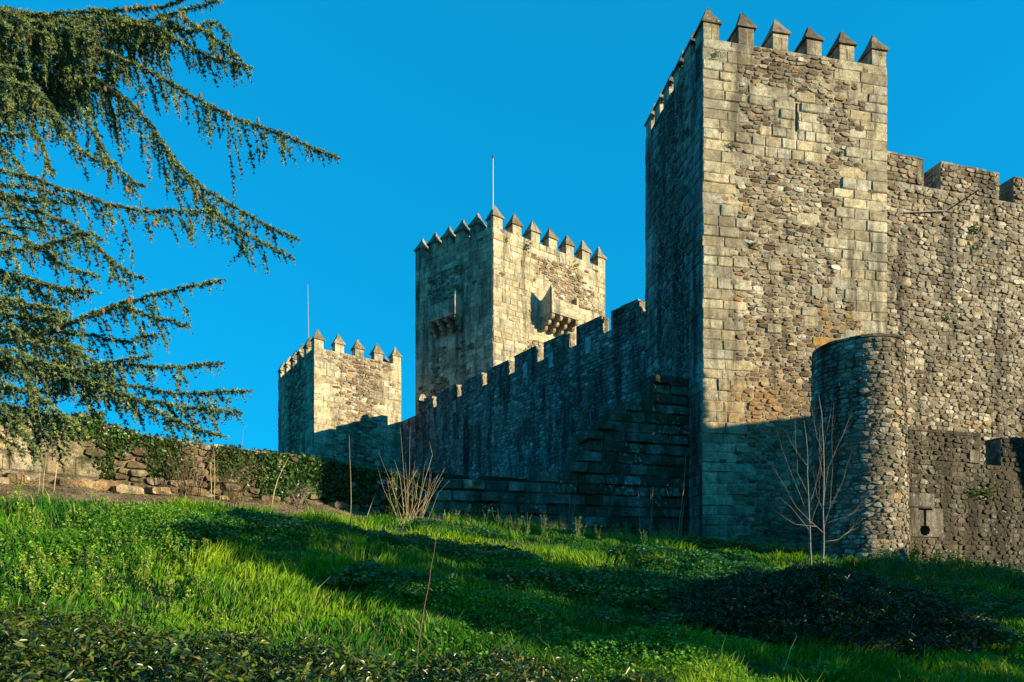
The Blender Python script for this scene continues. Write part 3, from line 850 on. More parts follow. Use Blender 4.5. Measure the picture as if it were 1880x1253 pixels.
OUTR = [((.15, .13, .098), 5), ((.11, .095, .07), 5), ((.21, .185, .14), 4), ((.07, .06, .045), 3), ((.36, .34, .28), 1.1)]
big = []
ub_ = fD.uv(1729, 950)[0]; um = fD.uv(1715, 920)[0]
items = []
def slab(r):
    gv, gf = ashlar_geo(r, R, .03, .045, .012); items.append((fD, 'ashlar_block', gv, gf, g_tone(R, (.24, .22, .175), .85, 1.1)))
slab((.02, H[0][3] + .01, um, zc_))
fP = Face(fD.at(0, 0, .055), eD, LD, za, zm); q = MB(); zt_s = H[0][3]
panel(q, fP, .03, ub_, za, zt_s, [(h[0], h[1], h[2], min(h[3], zt_s)) for h in H], .3, (.23, .21, .165))
q.add([fP.at(.03, zt_s), fP.at(ub_, zt_s), fP.at(ub_, zt_s, -.08), fP.at(.03, zt_s, -.08)], [(0, 1, 2, 3)], (.3, .27, .2))
q.add([fP.at(ub_, za), fP.at(ub_, zt_s), fP.at(ub_, zt_s, -.08), fP.at(ub_, za, -.08)], [(0, 1, 2, 3)], (.3, .27, .2))
q.add([fP.at(.03, za), fP.at(ub_, za), fP.at(ub_, za, -.08), fP.at(.03, za, -.08)], [(0, 1, 2, 3)], (.3, .27, .2))
q.build('arrow_slit_block', M_OUTER, ow, origin=fP.at(c_, za))

blockzone = lambda u, v: u < ub_ + .05 and za - .03 < v < zc_ + .03 and not (v > zm and u > um)
for x in lay(fD, R, None, .29, .135, OUTR, rd=(.006, .042)):
    cu_, cv_ = x[1][-1][0], x[1][-1][1]
    if blockzone(cu_, cv_): continue
    items.append((fD, *x))
put_stones(ow, items, lambda f: M_OUTER, seen=lambda px, py, f: px > 1662 and py < 1065)
for a, b in ((1666, 1799), (1838, 1990)):
    ua, _ = fD.uv(a, 820); ub, _ = fD.uv(b, 820)
    rub_box(ow, 'merlon', fD, max(.02, ua), min(ub, LD - .1), ZD, 4.5 * SD, .45, M_OUTER, R, OUTR, .27, .14, GREYRUB)
a, v_ = fD.uv(1786, 838)
MB().box(fD.at(a - .2, ZD + .02, .0), fD.e * .43, fD.n * .06, Vector((0, 0, .36)), (.36, .33, .26)).build('corner_block', M_OUTER, ow)

# ---- round turret
R = random.Random(88)
RC = (11.03 * SD, 19.5 * SD); ZR = 6.88 * SD
fR = Round(RC, 1.21, 1.10, -.8, ZR, math.radians(-240))
rt = thing('round_turret', (RC[0], RC[1], 0), 'round rubble turret in front of the tall tower, half sunlit, half in shade', 'turret')
mb = MB(); ns = 40; vs = []
levels = [-1.6, 1, 3, 4.5, ZR - .02]
for zz in levels:
    for k in range(ns): vs.append(fR.at(fR.L * k / ns, zz))
fs = [(l * ns + k, l * ns + (k + 1) % ns, (l + 1) * ns + (k + 1) % ns, (l + 1) * ns + k) for l in range(len(levels) - 1) for k in range(ns)]
vs.append((RC[0], RC[1], ZR)); top = len(vs) - 1
fs += [((len(levels) - 1) * ns + k, (len(levels) - 1) * ns + (k + 1) % ns, top) for k in range(ns)]
mb.add(vs, fs, (.26, .23, .17)); mb.build('wall', M_OUTER, rt)
hole = fR
TUR = [((.26, .22, .155), 5), ((.18, .15, .10), 4), ((.34, .30, .22), 4), ((.13, .10, .065), 2), ((.46, .43, .36), 1.6), ((.38, .27, .13), .8)]
items = [(fR, *x) for x in lay(fR, R, None, .235, .115, TUR, rd=(.008, .045))]
# flat top course
put_stones(rt, items, lambda f: M_CURT, minpx=8)
for k in range(26):
    a = fR.L * k / 26
    vs = [fR.at(a + .006, ZR, .02), fR.at(a + fR.L / 26 - .006, ZR, .02), fR.at(a + fR.L / 26 - .006, ZR, -.35), fR.at(a + .006, ZR, -.35)]
    hh = R.uniform(.05, .075); vs += [v + Vector((0, 0, hh)) for v in vs]
    MB().add(vs, [(0, 3, 2, 1), (4, 5, 6, 7), (0, 1, 5, 4), (1, 2, 6, 5), (2, 3, 7, 6), (3, 0, 4, 7)], pick(R, TUR)).build('coping_stone', M_OUTER, rt, origin=vs[0])

# ---- stepped granite footing between the curtain wall and the tall tower
R = random.Random(99)
E1 = A0 + eL * 1.17; eE = Vector((.955, .297, 0)).normalized(); LE = 13.6
E0 = E1 - eE * LE
fE = Face(E0, eE, LE, -.5, 8.0)
pl = thing('stepped_footing', (E0.x, E0.y, 1.4), 'dark mossy footing of large granite blocks stepping up against the tall tower', 'wall')
steps = [(1195, 690), (1150, 735), (1122, 757), (1100, 777), (1079, 797), (1062, 818), (1048, 838), (1032, 858), (985, 872), (700, 878)]
zs = [fE.uv(1266, y)[1] for _, y in steps] + [-.6]
items = []; mb = MB(); ztop = fE.uv(1230, 690)[1]
zlist = []
zc2 = ztop
while zc2 > -.4: zlist.append(zc2); zc2 -= R.uniform(.38, .46)
for zi in range(len(zlist) - 1):
    z1_, z0_ = zlist[zi], zlist[zi + 1]; zmid = (z0_ + z1_) / 2
    # how far left this course reaches
    ul = 0
    for (px, py) in steps:
        u, zz = fE.uv(px, py)
        if zmid <= zz + .05: ul = u; 
    cand = [fE.uv(px, py)[0] for px, py in steps if fE.uv(px, py)[1] >= zmid]
    ul = min(cand) if cand else fE.uv(1198, 700)[0]
    ul = max(0, ul + R.uniform(-.12, .12))
    mb.box(fE.at(ul + .03, z0_, 0), fE.e * (LE - ul - .03), -fE.n * 1.0, Vector((0, 0, z1_ - z0_)), (.07, .075, .055))
    u = ul
    while u < LE - .05:
        w = R.uniform(.55, 1.15); w = min(w, LE - u)
        if LE - u - w < .3: w = LE - u
        if R.random() < .985:
            gv, gf = ashlar_geo((u, z0_ + R.uniform(0, .02), u + w, z1_ - R.uniform(0, .02)), R, .03, .17, .018)
            items.append((fE, 'ashlar_block', gv, gf, g_tone(R, (.15, .155, .125), .4, 1.5)))
        u += w
mb.build('core', M_PLINTH, pl)
put_stones(pl, items, lambda f: M_PLINTH, seen=lambda px, py, f: px > 780 and py < 1010)
# overgrown ledge at the foot of the curtain wall, behind the footing
lb = MB()
for k in range(30):
    u = 2.4 + k * .24 + R.uniform(-.1, .1); x = fE.at(u, 0, -1.0)
    zz = fE.uv(985, 878)[1] + R.uniform(-.05, .22)
    lb.box(x + Vector((0, 0, zz - 1)), fE.e * R.uniform(.4, .9), -fE.n * R.uniform(.5, 1.2), Vector((0, 0, 1)), (.05, .055, .035))
o = lb.build('rubble_masonry', M_PLINTH, pl); o['kind'] = 'stuff'
# ================================================================ GARDEN WALL
R = random.Random(111)
eW = (WB - WA).normalized(); W0 = WA - eW * 5.5; LW = 5.5 + 12.2
fW = Face(W0, eW, LW, 1.2, 3.7)
gw = thing('garden_wall', (WA.x, WA.y, 1.8), 'low ruined stone garden wall at left, its end hung with ivy', 'wall')
prof = [(-400, 745), (-100, 752), (0, 766), (60, 766), (140, 768), (184, 762), (192, 782), (225, 797), (300, 808), (450, 827), (510, 834), (600, 845), (650, 857), (700, 868), (820, 892)]
pu = [fW.uv(a, b) for a, b in prof]
def wtop(u):
    if u <= pu[0][0]: return pu[0][1]
    for i in range(len(pu) - 1):
        if pu[i][0] <= u <= pu[i + 1][0]:
            t = (u - pu[i][0]) / (pu[i + 1][0] - pu[i][0]); return pu[i][1] * (1 - t) + pu[i + 1][1] * t
    return pu[-1][1]
mb = MB(); u = 0
while u < LW:
    w = .35; t = wtop(u + w / 2) - .05
    mb.box(fW.at(u, .5), eW * w, -fW.n * (.75 + R.uniform(-.04, .04)), Vector((0, 0, t - .5)), (.20, .165, .11)); u += w
mb.build('wall', M_GARDEN, gw)
uA = fW.uv(175, 850)[0]
def spW(v, i, R):
    return [(0, uA + R.uniform(-.3, .4))] if v < 3.15 else []
WPAL = [((.21, .16, .095), 5), ((.15, .11, .065), 5), ((.28, .22, .145), 3), ((.10, .075, .045), 4), ((.36, .30, .21), 1), ((.28, .17, .08), 1.5)]
items = []
for x in lay(fW, R, spW, .36, .17, WPAL, course_h=(.36, .46), bl=(.45, .9), gbase=(.36, .29, .185), rd=(.03, .13), gap=.02):
    cu_, cv_ = x[1][-1][0], x[1][-1][1]
    if cv_ < wtop(cu_) - .06: items.append((fW, *x))
put_stones(gw, items, lambda f: M_GARDEN, seen=lambda px, py, f: px < 830 and not (450 < px < 720), minpx=9)
u = 0
while u < LW - .3:      # capping stones along the broken top
    w = R.uniform(.25, .6); t = wtop(u + w / 2)
    MB().box(fW.at(u, t - .08, .04 + R.uniform(0, .05)), eW * (w - .02), -fW.n * .85, Vector((0, 0, R.uniform(.06, .14))), pick(R, WPAL)).build('capping_stone', M_GARDEN, gw, origin=fW.at(u, t)); u += w

# fallen edging stones along the foot of the wall
ed = thing('stone_edging', tuple(fW.at(6, 1.85, .9)), 'line of brown rough edging stones half buried along the dirt path', 'edging')
ep = [(-40, 866), (60, 868), (130, 880), (225, 893), (330, 903), (470, 926), (600, 940)]
for i in range(len(ep) - 1):
    for t in np.arange(0, 1, .31 if i > 1 else .4):
        if R.random() < .3: continue
        px = ep[i][0] + (ep[i + 1][0] - ep[i][0]) * (t + R.uniform(-.03, .03)); u = fW.uv(px, 880)[0]
        p = fW.at(u, 0, .28 + R.uniform(-.12, .2)); z = gz(p.x, p.y) - R.uniform(0, .12)
        ln = R.uniform(.35, .75); vs, fs = rubble_geo([(0, 0), (ln, 0), (ln, .22), (0, .22)], R, .1, .16)
        w = [p + eW * a + Vector((0, 0, z - .04 + b * R.uniform(.9, 1.2))) + fW.n * (d * 1.6) for a, b, d in vs]
        mesh('edging_stone', w, fs, M_GARDEN, ed, origin=w[-1], tone=pick(R, [((.33, .22, .11), 3), ((.24, .16, .08), 3), ((.40, .31, .19), 2)]))

# ================================================================ FOLIAGE
def leaf_geo(C, size, tone, tilt=.9, aspect=.75, up=.6, rg=nr, dirv=None, fold=.18):
    """folded leaves: two triangles each; C (n,3), size (n,), tone (n,3)"""
    n = len(C)
    a = rg.uniform(0, 2 * np.pi, n)
    d = np.stack([np.cos(a), np.sin(a), rg.uniform(-tilt, tilt, n)], 1)
    if dirv is not None: d = d * (1 - dirv[1]) + np.asarray(dirv[0]) * dirv[1]
    d /= np.linalg.norm(d, axis=1)[:, None]
    nn = rg.normal(size=(n, 3)); nn[:, 2] = np.abs(nn[:, 2]) * up * 2 + up
    s = np.cross(d, nn); s /= np.linalg.norm(s, axis=1)[:, None] + 1e-9
    nm = np.cross(s, d)
    L = size[:, None]; wv = L * aspect * .5
    p0 = C - d * L * .5; p2 = C + d * L * .5 - nm * L * .06
    m = C + d * L * rg.uniform(-.12, .04, n)[:, None] + nm * L * fold
    pl_ = m - s * wv; pr = m + s * wv
    V = np.stack([p0, pl_, p2, pr], 1).reshape(-1, 3)
    b = np.arange(n)[:, None] * 4
    FI = np.concatenate([b + np.array([[0, 2, 1]]), b + np.array([[0, 3, 2]])], 0)
    return V, FI, np.repeat(tone, 4, 0)

def leaves(name, C, size, tone, mat, parent=None, origin=(0, 0, 0), **kw):
    V, FI, T = leaf_geo(C, size, tone, **kw)
    return np_mesh(name, V, FI, 3, mat, T, parent=parent, origin=origin)

def tones(n, cols, wts, var=.25, rg=nr):
    cols = np.array(cols, float); k = rg.choice(len(cols), n, p=np.array(wts) / sum(wts))
    return cols[k] * (1 + rg.uniform(-var, var, (n, 1)))

def in_front(x, y):
    """ground not hidden inside or behind the masonry"""
    d, s = wall_dist(x, y)
    e = np.where(x < -3.0, d > .05, True)
    yE = E0.y + (x - E0.x) * eE.y / eE.x
    e &= np.where((x >= -3.0) & (x < 7.3), y < yE - .1, True)
    e &= np.where((x >= 7.3) & (x < 10.8), y < 24.0 + (x - 7.5) * .175, True)
    e &= np.where(x >= 10.8, y < D0.y + (x - D0.x) * eD.y / eD.x - .05, True)
    e &= np.hypot(x - RC[0], y - RC[1]) > 1.24
    return e

# ---- grass
def grass(n_area, n_near):
    Y = np.concatenate([nr.uniform(5.0, 25, n_area), 1 / nr.uniform(1 / 15., 1 / 3.4, n_near)])
    u = nr.uniform(-.90, .90, len(Y)); X = u * Y
    k = nr.random(len(Y)) < np.where(np.arange(len(Y)) < n_area, np.minimum(1, Y / 19), 1)
    X, Y = X[k], Y[k]
    bare = bare_mask(X, Y)
    k = in_front(X, Y) & (nr.random(len(X)) > bare * .985)
    X, Y = X[k], Y[k]
    Z = ground_z(X, Y)
    tuft = fbm(X * 1.7 + 3, Y * 1.7, 3); big = fbm(X * .35 + 40, Y * .35 + 8, 3)
    n = len(X)
    h = (.045 + .52 * np.clip(tuft - .28, 0, 1) ** 1.15 + .10 * (big - .5)) * nr.uniform(.55, 1.35, n)
    h = np.clip(h, .05, .5) * np.where(bare_mask(X, Y + .45) > .3, .5, 1)
    tall = nr.random(n) < .012; h[tall] *= 1.7
    # blades lean in locally coherent directions
    la = fbm(X * .8 + 20, Y * .8 + 77, 3) * 12 + nr.normal(0, .9, n)
    lean = nr.uniform(.15, .75, n) * h
    w = (.0035 + .00055 * Y) * nr.uniform(.7, 1.3, n)
    pa = nr.uniform(0, np.pi, n)
    sxv, syv = np.cos(pa) * w, np.sin(pa) * w
    dx, dy = np.cos(la) * lean, np.sin(la) * lean
    V = np.zeros((n, 5, 3))
    V[:, 0] = np.stack([X - sxv, Y - syv, Z - .02], 1); V[:, 1] = np.stack([X + sxv, Y + syv, Z - .02], 1)
    V[:, 2] = np.stack([X - sxv * .75 + dx * .3, Y - syv * .75 + dy * .3, Z + h * .6], 1); V[:, 3] = np.stack([X + sxv * .75 + dx * .3, Y + syv * .75 + dy * .3, Z + h * .6], 1)
    V[:, 4] = np.stack([X + dx, Y + dy, Z + h * .98], 1)
    b = np.arange(n)[:, None] * 5
    FI = np.concatenate([b + np.array([[0, 1, 3]]), b + np.array([[0, 3, 2]]), b + np.array([[2, 3, 4]])], 0)
    hue = fbm(X * .6 + 5, Y * .6 + 60, 4)[:, None]
    c1 = np.array([.13, .32, .012]); c2 = np.array([.27, .40, .016]); c3 = np.array([.04, .17, .012])
    t = np.clip((hue - .35) * 3.2, 0, 1)
    col = c3 * (1 - t) + c1 * t; t2 = np.clip((hue - .52) * 4, 0, 1); col = col * (1 - t2) + c2 * t2
    col = col * nr.uniform(.65, 1.35, (n, 1))
    dry = nr.random(n) < np.where(bare_mask(X, Y + .5) > .1, .4, .075); col[dry] = np.array([.38, .33, .13]) * nr.uniform(.7, 1.2, (dry.sum(), 1))
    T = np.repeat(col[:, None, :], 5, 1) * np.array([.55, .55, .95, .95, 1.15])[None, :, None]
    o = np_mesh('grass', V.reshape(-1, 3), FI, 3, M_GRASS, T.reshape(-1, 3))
    tag(o, 'lush bright green grass covering the slope below the castle walls', None, None, 'stuff')
grass(190000, 130000)

# ---- broad-leaved ground cover in clumps on the slope
def cover(n, name, label, seed, sizes, cols, thr, xr, yr, hmax, off, mat=M_LEAF, **kw):
    rg = np.random.default_rng(seed)
    X = rg.uniform(*xr, n); Y = rg.uniform(*yr, n)
    m = fbm(X * .55 + off, Y * .55 + off * .7, 4) - .05 * rg.random(n)
    k = (m > thr) & in_front(X, Y) & (bare_mask(X, Y) < .3) & (np.abs(X) < Y * .9)
    X, Y, m = X[k], Y[k], m[k]
    lump = np.clip((m - thr) * 6, 0, 1)
    Z = ground_z(X, Y) + .03 + hmax * lump * rg.uniform(.25, 1, len(X)) ** .6 + .05 * fbm(X * 4, Y * 4)
    tn = tones(len(X), cols, [3, 2, 1], .3, rg)
    o = leaves(name, np.stack([X, Y, Z], 1), rg.uniform(*sizes, len(X)), tn, mat, rg=rg, **kw)
    tag(o, label, None, None, 'stuff'); return o
cover(170000, 'ground_cover', 'dark broad-leaved weeds spreading in clumps through the shaded grass', 5, (.05, .10), [(.035, .15, .04), (.055, .20, .05), (.025, .10, .03)], .47, (-6.2, 14), (9.2, 19.5), .26, 31, aspect=.85, tilt=.5, up=.9)
cover(75000, 'weeds', 'bright leafy weeds among the sunlit grass at the foot of the slope', 6, (.03, .07), [(.09, .25, .02), (.16, .33, .02), (.06, .17, .02)], .50, (-11, 9), (5, 12.5), .24, 77, aspect=.7, tilt=.8, up=.7)

# ---- tall seeding weeds along the crest, in front of the footing and the path
def weed_plants(spots, seed, name, label, cols, hh, lf=(.025, .055)):
    rg = np.random.default_rng(seed); C = []; mbs = MB()
    for (x, y) in spots:
        z = gz(x, y); h = rg.uniform(*hh)
        for s_ in range(rg.integers(2, 5)):
            a = rg.uniform(0, 6.28); l = rg.uniform(.05, .3) * h
            top = Vector((x + math.cos(a) * l, y + math.sin(a) * l, z + h * rg.uniform(.75, 1.05)))
            mbs.tube([(x, y, z - .05), ((x + top.x) / 2 + rg.uniform(-.02, .02), (y + top.y) / 2, (z + top.z) / 2 + .04), top], .006, .003, 3, (.20, .26, .07))
            for t in rg.uniform(.15, 1.02, 16):
                r = .10 * h * (1.25 - t)
                C.append((x + (top.x - x) * t + rg.normal(0, r), y + (top.y - y) * t + rg.normal(0, r), z + (top.z - z) * t + rg.normal(0, .02)))
    C = np.array(C)
    V, FI, T = leaf_geo(C, rg.uniform(*lf, len(C)), tones(len(C), cols, [3, 2, 1], .3, rg), aspect=.5, tilt=1.2, rg=rg)
    b = len(V); mv = np.array(mbs.v); mf = np.array([[f[0], f[1], f[2]] for f in mbs.f if len(f) == 4] + [[f[0], f[2], f[3]] for f in mbs.f if len(f) == 4])
    o = np_mesh(name, np.vstack([V, mv]), np.vstack([FI, mf + b]), 3, M_LEAF, np.vstack([T, np.array(mbs.t)]))
    tag(o, label, None, None, 'stuff'); return o
rw = random.Random(5); sp = []
for k in range(190):
    px = rw.uniform(790, 1230) if k < 130 else rw.uniform(1230, 1500)
    u = (px - CX) / F; Y = rw.uniform(17.5, 21.5); sp.append((u * Y, Y))
weed_plants(sp, 8, 'seeding_weeds', 'pale seeding weeds standing along the crest before the dark footing', [(.22, .28, .07), (.15, .24, .05), (.32, .32, .11)], (.3, .75))
sp = []
for k in range(110):
    px = rw.uniform(20, 420); u = (px - CX) / F; Y = rw.uniform(7.5, 11.6); sp.append((u * Y, Y))
weed_plants(sp, 9, 'leafy_weeds', 'sunlit leafy weeds in the grass below the garden wall', [(.18, .33, .02), (.28, .36, .04), (.09, .22, .02)], (.2, .42), (.03, .06))
sp = []
for k in range(160):
    px = rw.uniform(1600, 1900); u = (px - CX) / F; Y = rw.uniform(12.5, 16.0); sp.append((u * Y, Y))
weed_plants(sp, 10, 'wall_foot_weeds', 'shaded green weeds growing thickly at the foot of the low outer wall', [(.06, .16, .03), (.10, .17, .04), (.05, .11, .02)], (.3, .6), (.04, .08))

# ---- dry clods, twigs and leaf litter on the dirt path
rg = np.random.default_rng(14); n = 9000
s_ = rg.uniform(0, 15, n); dd = rg.uniform(.05, 1.9, n)
X = WA.x + eW.x * (s_ - 3) + fW.n.x * dd; Y = WA.y + eW.y * (s_ - 3) + fW.n.y * dd
k = bare_mask(X, Y) > .2; X, Y = X[k], Y[k]
o = leaves('leaf_litter', np.stack([X, Y, ground_z(X, Y) + .015], 1), rg.uniform(.02, .07, len(X)), tones(len(X), [(.30, .20, .10), (.20, .12, .05), (.42, .34, .2)], [3, 2, 2], .3, rg), M_LEAF, tilt=.3, aspect=.6, up=1.2, rg=rg)
tag(o, 'dry leaf litter scattered over the dirt path below the garden wall', None, None, 'stuff')

# ---- ivy
def ivy(polys, n, label, seed, dens=1.0, dmax=.28, cols=None, top_over=.15, sz=(.06, .12)):
    rg = np.random.default_rng(seed); pts = []
    (x0, y0, x1, y1, thr) = polys
    a = fW.uv(x0, y0)[0]; b = fW.uv(x1, y1)[0]
    U = rg.uniform(a, b, n); 
    C = []
    for u in U:
        px = CX + F * fW.at(u, 0).x / fW.at(u, 0).y; Yd = fW.at(u, 0).y
        zt_ = wtop(u) + top_over * rg.random() ; zb_ = (HY - y1) / F * Yd
        zb_ = max(zb_, gz(*fW.at(u, 0, .3)[:2]) - .02)
        z = rg.uniform(zb_, zt_)
        if fbm(np.array([u * 1.5 + seed]), np.array([z * 1.5]), 3)[0] < thr: continue
        edge = min((u - a) / .5, (b - u) / .5, 1)
        if rg.random() > edge: continue
        bulge = float(fbm(np.array([u * 1.9]), np.array([z * 1.9 + seed]), 3)[0])
        d = .03 + dmax * bulge * rg.uniform(.5, 1.15)
        if z > wtop(u) - .02: d = rg.uniform(-.5, .15)
        p = fW.at(u, z, d); C.append((p.x, p.y, p.z))
    C = np.array(C)
    tn = tones(len(C), cols or [(.045, .115, .018), (.075, .16, .02), (.03, .07, .015)], [3, 2, 2], .3, rg)
    nrm = np.array([fW.n.x, fW.n.y, -.9])
    m = C.mean(0)
    V, FI, T = leaf_geo(C, rg.uniform(*sz, len(C)), tn, tilt=.8, aspect=.9, up=.15, rg=rg, dirv=(nrm * .3 + np.array([0, 0, -.8]), .45))
    o = np_mesh('ivy', V, FI, 3, M_IVY, T, origin=(m[0], m[1], m[2]))
    tag(o, label, 'ivy', 'ivy on the garden wall'); return o
ivy((462, 832, 735, 925, .30), 8200, 'thick glossy ivy blanket covering the far end of the garden wall, beside the small tower', 1, dmax=.42, cols=[(.03, .08, .014), (.055, .125, .018), (.02, .05, .012)])
ivy((700, 868, 812, 945, .36), 2600, 'dark shaded ivy hanging at the corner where the garden wall meets the footing', 2, dmax=.35)
ivy((112, 762, 262, 806, .34), 1900, 'dark ivy clump over the highest, stepped end of the garden wall under the cedar', 3, dmax=.3, top_over=.2)
ivy((165, 795, 350, 880, .40), 4800, 'straggling ivy trails on the wall between the big blocks and the recess', 4, dmax=.22, cols=[(.035, .075, .014), (.06, .11, .02), (.05, .045, .02)])
ivy((375, 825, 475, 905, .38), 3200, 'loose patch of ivy left of the thick ivy blanket', 5, dmax=.25, cols=[(.03, .07, .014), (.05, .10, .018), (.06, .05, .025)])
ivy((-60, 768, 150, 870, .60), 2600, 'small yellow-green sprigs in the joints of the big sunlit blocks', 6, dmax=.12, cols=[(.16, .26, .02), (.10, .20, .02), (.06, .12, .02)])

# tufts on masonry
def tuft(face, px, py, s, label, dark=False):
    u, v = face.uv(px, py); p = face.at(u, v, .06); rg = np.random.default_rng(int(px * 7 + py)); n = 60
    C = np.array(p) + rg.normal(0, s, (n, 3)) * np.array([1, .5, .8])
    V, FI, T = leaf_geo(C, rg.uniform(.5, 1, n) * s * 1.1, tones(n, [(.06, .13, .02), (.10, .17, .03), (.04, .07, .02)], [2, 1, 1], .3, rg), rg=rg, aspect=.5, tilt=1)
    o = np_mesh('wall_plant', V, FI, 3, M_IVY, T, origin=tuple(p)); tag(o, label, 'plant', 'small plants rooted in the masonry')
tuft(fA, 1314, 104, .10, 'small green tuft near the top left corner of the tall tower')
tuft(fA, 1340, 271, .10, 'small green tuft in the pale blocks of the tall tower, below its left corner stones')
tuft(fA, 1382, 450, .09, 'small tuft at mid height on the tall tower')
tuft(fA, 1540, 284, .07, 'small moss tuft right of the slit on the tall tower')
tuft(fC, 1784, 425, .16, 'green tuft high on the sunlit rubble wall below the middle merlon')
tuft(fC, 1788, 457, .12, 'green tuft just under the largest tuft on the sunlit rubble wall')
tuft(fC, 1735, 585, .12, 'green tuft at mid height on the sunlit rubble wall')
tuft(fC, 1746, 700, .12, 'trailing green tuft low on the sunlit rubble wall')
tuft(fD, 1783, 905, .14, 'green weed on the low outer wall, right of the arrow slit')
tuft(fD, 1808, 905, .16, 'spreading weed on the low outer wall, farthest right of the slit')
tuft(fD, 1678, 1015, .12, 'weed at the foot of the low outer wall, under the arrow slit')
tuft(fK, 964, 455, .3, 'small bush growing from the keep wall below its second merlon')
tuft(fK, 1054, 490, .25, 'small bush growing high on the keep wall, right of the middle')
tuft(fK, 929, 441, .2, 'tiny tuft close to the keep corner')

_r = random.Random(12)
def twig_bush(px, py, Y, w, h, n, label, tone):
    st = [((px + _r.uniform(-.15, .15) * w, py), (px + _r.uniform(-.5, .5) * w * .7, py - h * _r.uniform(.3, .6)), (px + _r.uniform(-.62, .62) * w, py - h * _r.uniform(.45, 1.0))) for _ in range(n)]
    return st
# ---- clipped hedge across the bottom left, big dark shrub at right
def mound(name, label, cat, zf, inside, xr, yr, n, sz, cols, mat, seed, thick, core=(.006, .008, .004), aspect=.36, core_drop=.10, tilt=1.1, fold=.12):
    rg = np.random.default_rng(seed)
    o = thing(name, ((xr[0] + xr[1]) / 2, (yr[0] + yr[1]) / 2, gz((xr[0] + xr[1]) / 2, (yr[0] + yr[1]) / 2)), label, cat)
    X = rg.uniform(*xr, n); Y = rg.uniform(*yr, n); k = inside(X, Y) > 0; X, Y = X[k], Y[k]
    Zt = zf(X, Y)
    Z = Zt + .03 - thick * rg.random(len(X)) ** 1.6
    j = rg.normal(0, .03, (len(X), 2))
    stray = rg.random(len(X)) < .06; Z[stray] += rg.uniform(0, .18, stray.sum())
    V, FI, T = leaf_geo(np.stack([X + j[:, 0], Y + j[:, 1], Z], 1), rg.uniform(*sz, len(X)), tones(len(X), cols, [4, 2, 1], .3, rg), tilt=tilt, aspect=aspect, up=.5, rg=rg, fold=fold)
    f = np_mesh('foliage', V, FI, 3, mat, T, parent=o); f['kind'] = 'stuff'
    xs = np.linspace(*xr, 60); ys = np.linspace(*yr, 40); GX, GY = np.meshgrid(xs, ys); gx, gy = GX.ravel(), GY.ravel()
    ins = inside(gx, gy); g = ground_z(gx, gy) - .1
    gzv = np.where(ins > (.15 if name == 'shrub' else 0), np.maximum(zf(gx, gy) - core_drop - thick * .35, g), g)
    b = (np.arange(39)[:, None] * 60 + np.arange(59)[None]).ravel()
    np_mesh('dark_core_sheet', np.stack([gx, gy, gzv], 1), np.stack([b, b + 1, b + 61, b + 60], 1), 4, M_BARK, np.tile(np.array(core), (len(gx), 1)), parent=o)  # near-black sheet under the leaves, colouring in the shade between them
    return o
hp = np.array([(-200, 1122), (0, 1128), (130, 1140), (250, 1160), (450, 1180), (700, 1212), (950, 1232), (1120, 1262), (1400, 1300)], float)
def hedge_z(x, y):
    px = CX + F * x / 5.2
    crest = (HY - np.interp(px, hp[:, 0], hp[:, 1])) / F * 5.2
    return crest - .16 * (y - 5.2) ** 2 * np.where(y > 5.2, 4, .25) + (fbm(x * 2.6 + 7, y * 2.6, 4) - .5) * .62
def hedge_in(x, y): return np.where((y > 3.5) & (y < 5.9), 1.0, -1.0) * np.where(x < 1.4, 1, -1)
mound('hedge', 'dark leafy hedge with glossy sunlit leaves along the bottom left foreground', 'hedge', hedge_z, hedge_in, (-6.2, 1.4), (3.5, 5.95), 38000, (.045, .09),
      [(.028, .055, .008), (.07, .125, .014), (.13, .12, .035)], M_HEDGE, 3, .38)
cxs, cys = 4.85, 9.9
def shrub_r(x, y): return ((x - cxs) / 2.75) ** 2 + ((y - cys) / 1.5) ** 2
shp = np.array([(1150, 1180), (1215, 1135), (1260, 1100), (1330, 1072), (1400, 1056), (1480, 1050), (1560, 1062), (1640, 1092), (1720, 1130), (1790, 1165), (1860, 1205)], float)
def shrub_z(x, y):
    px = CX + F * x / 10.2
    crest = (HY - np.interp(px, shp[:, 0], shp[:, 1])) / F * 10.2
    g = ground_z(x, y)
    return g + np.maximum(.02, (crest - g)) * np.clip(1 - np.clip((10.2 - y) / 1.9, 0, 1) ** 2.6 - np.clip((y - 10.2) / 1.4, 0, 1) ** 2, 0, 1) + (fbm(x * 1.5, y * 1.5, 4) - .5) * .62
def shrub_in(x, y): return 1 - shrub_r(x, y)
mound('shrub', 'wide dark evergreen shrub spreading in the shade at bottom right', 'shrub', shrub_z, shrub_in, (1.9, 7.8), (8.3, 11.5), 60000, (.05, .13),
      [(.024, .060, .018), (.040, .085, .024), (.06, .045, .018)], M_HEDGE, 4, .30, aspect=.28)

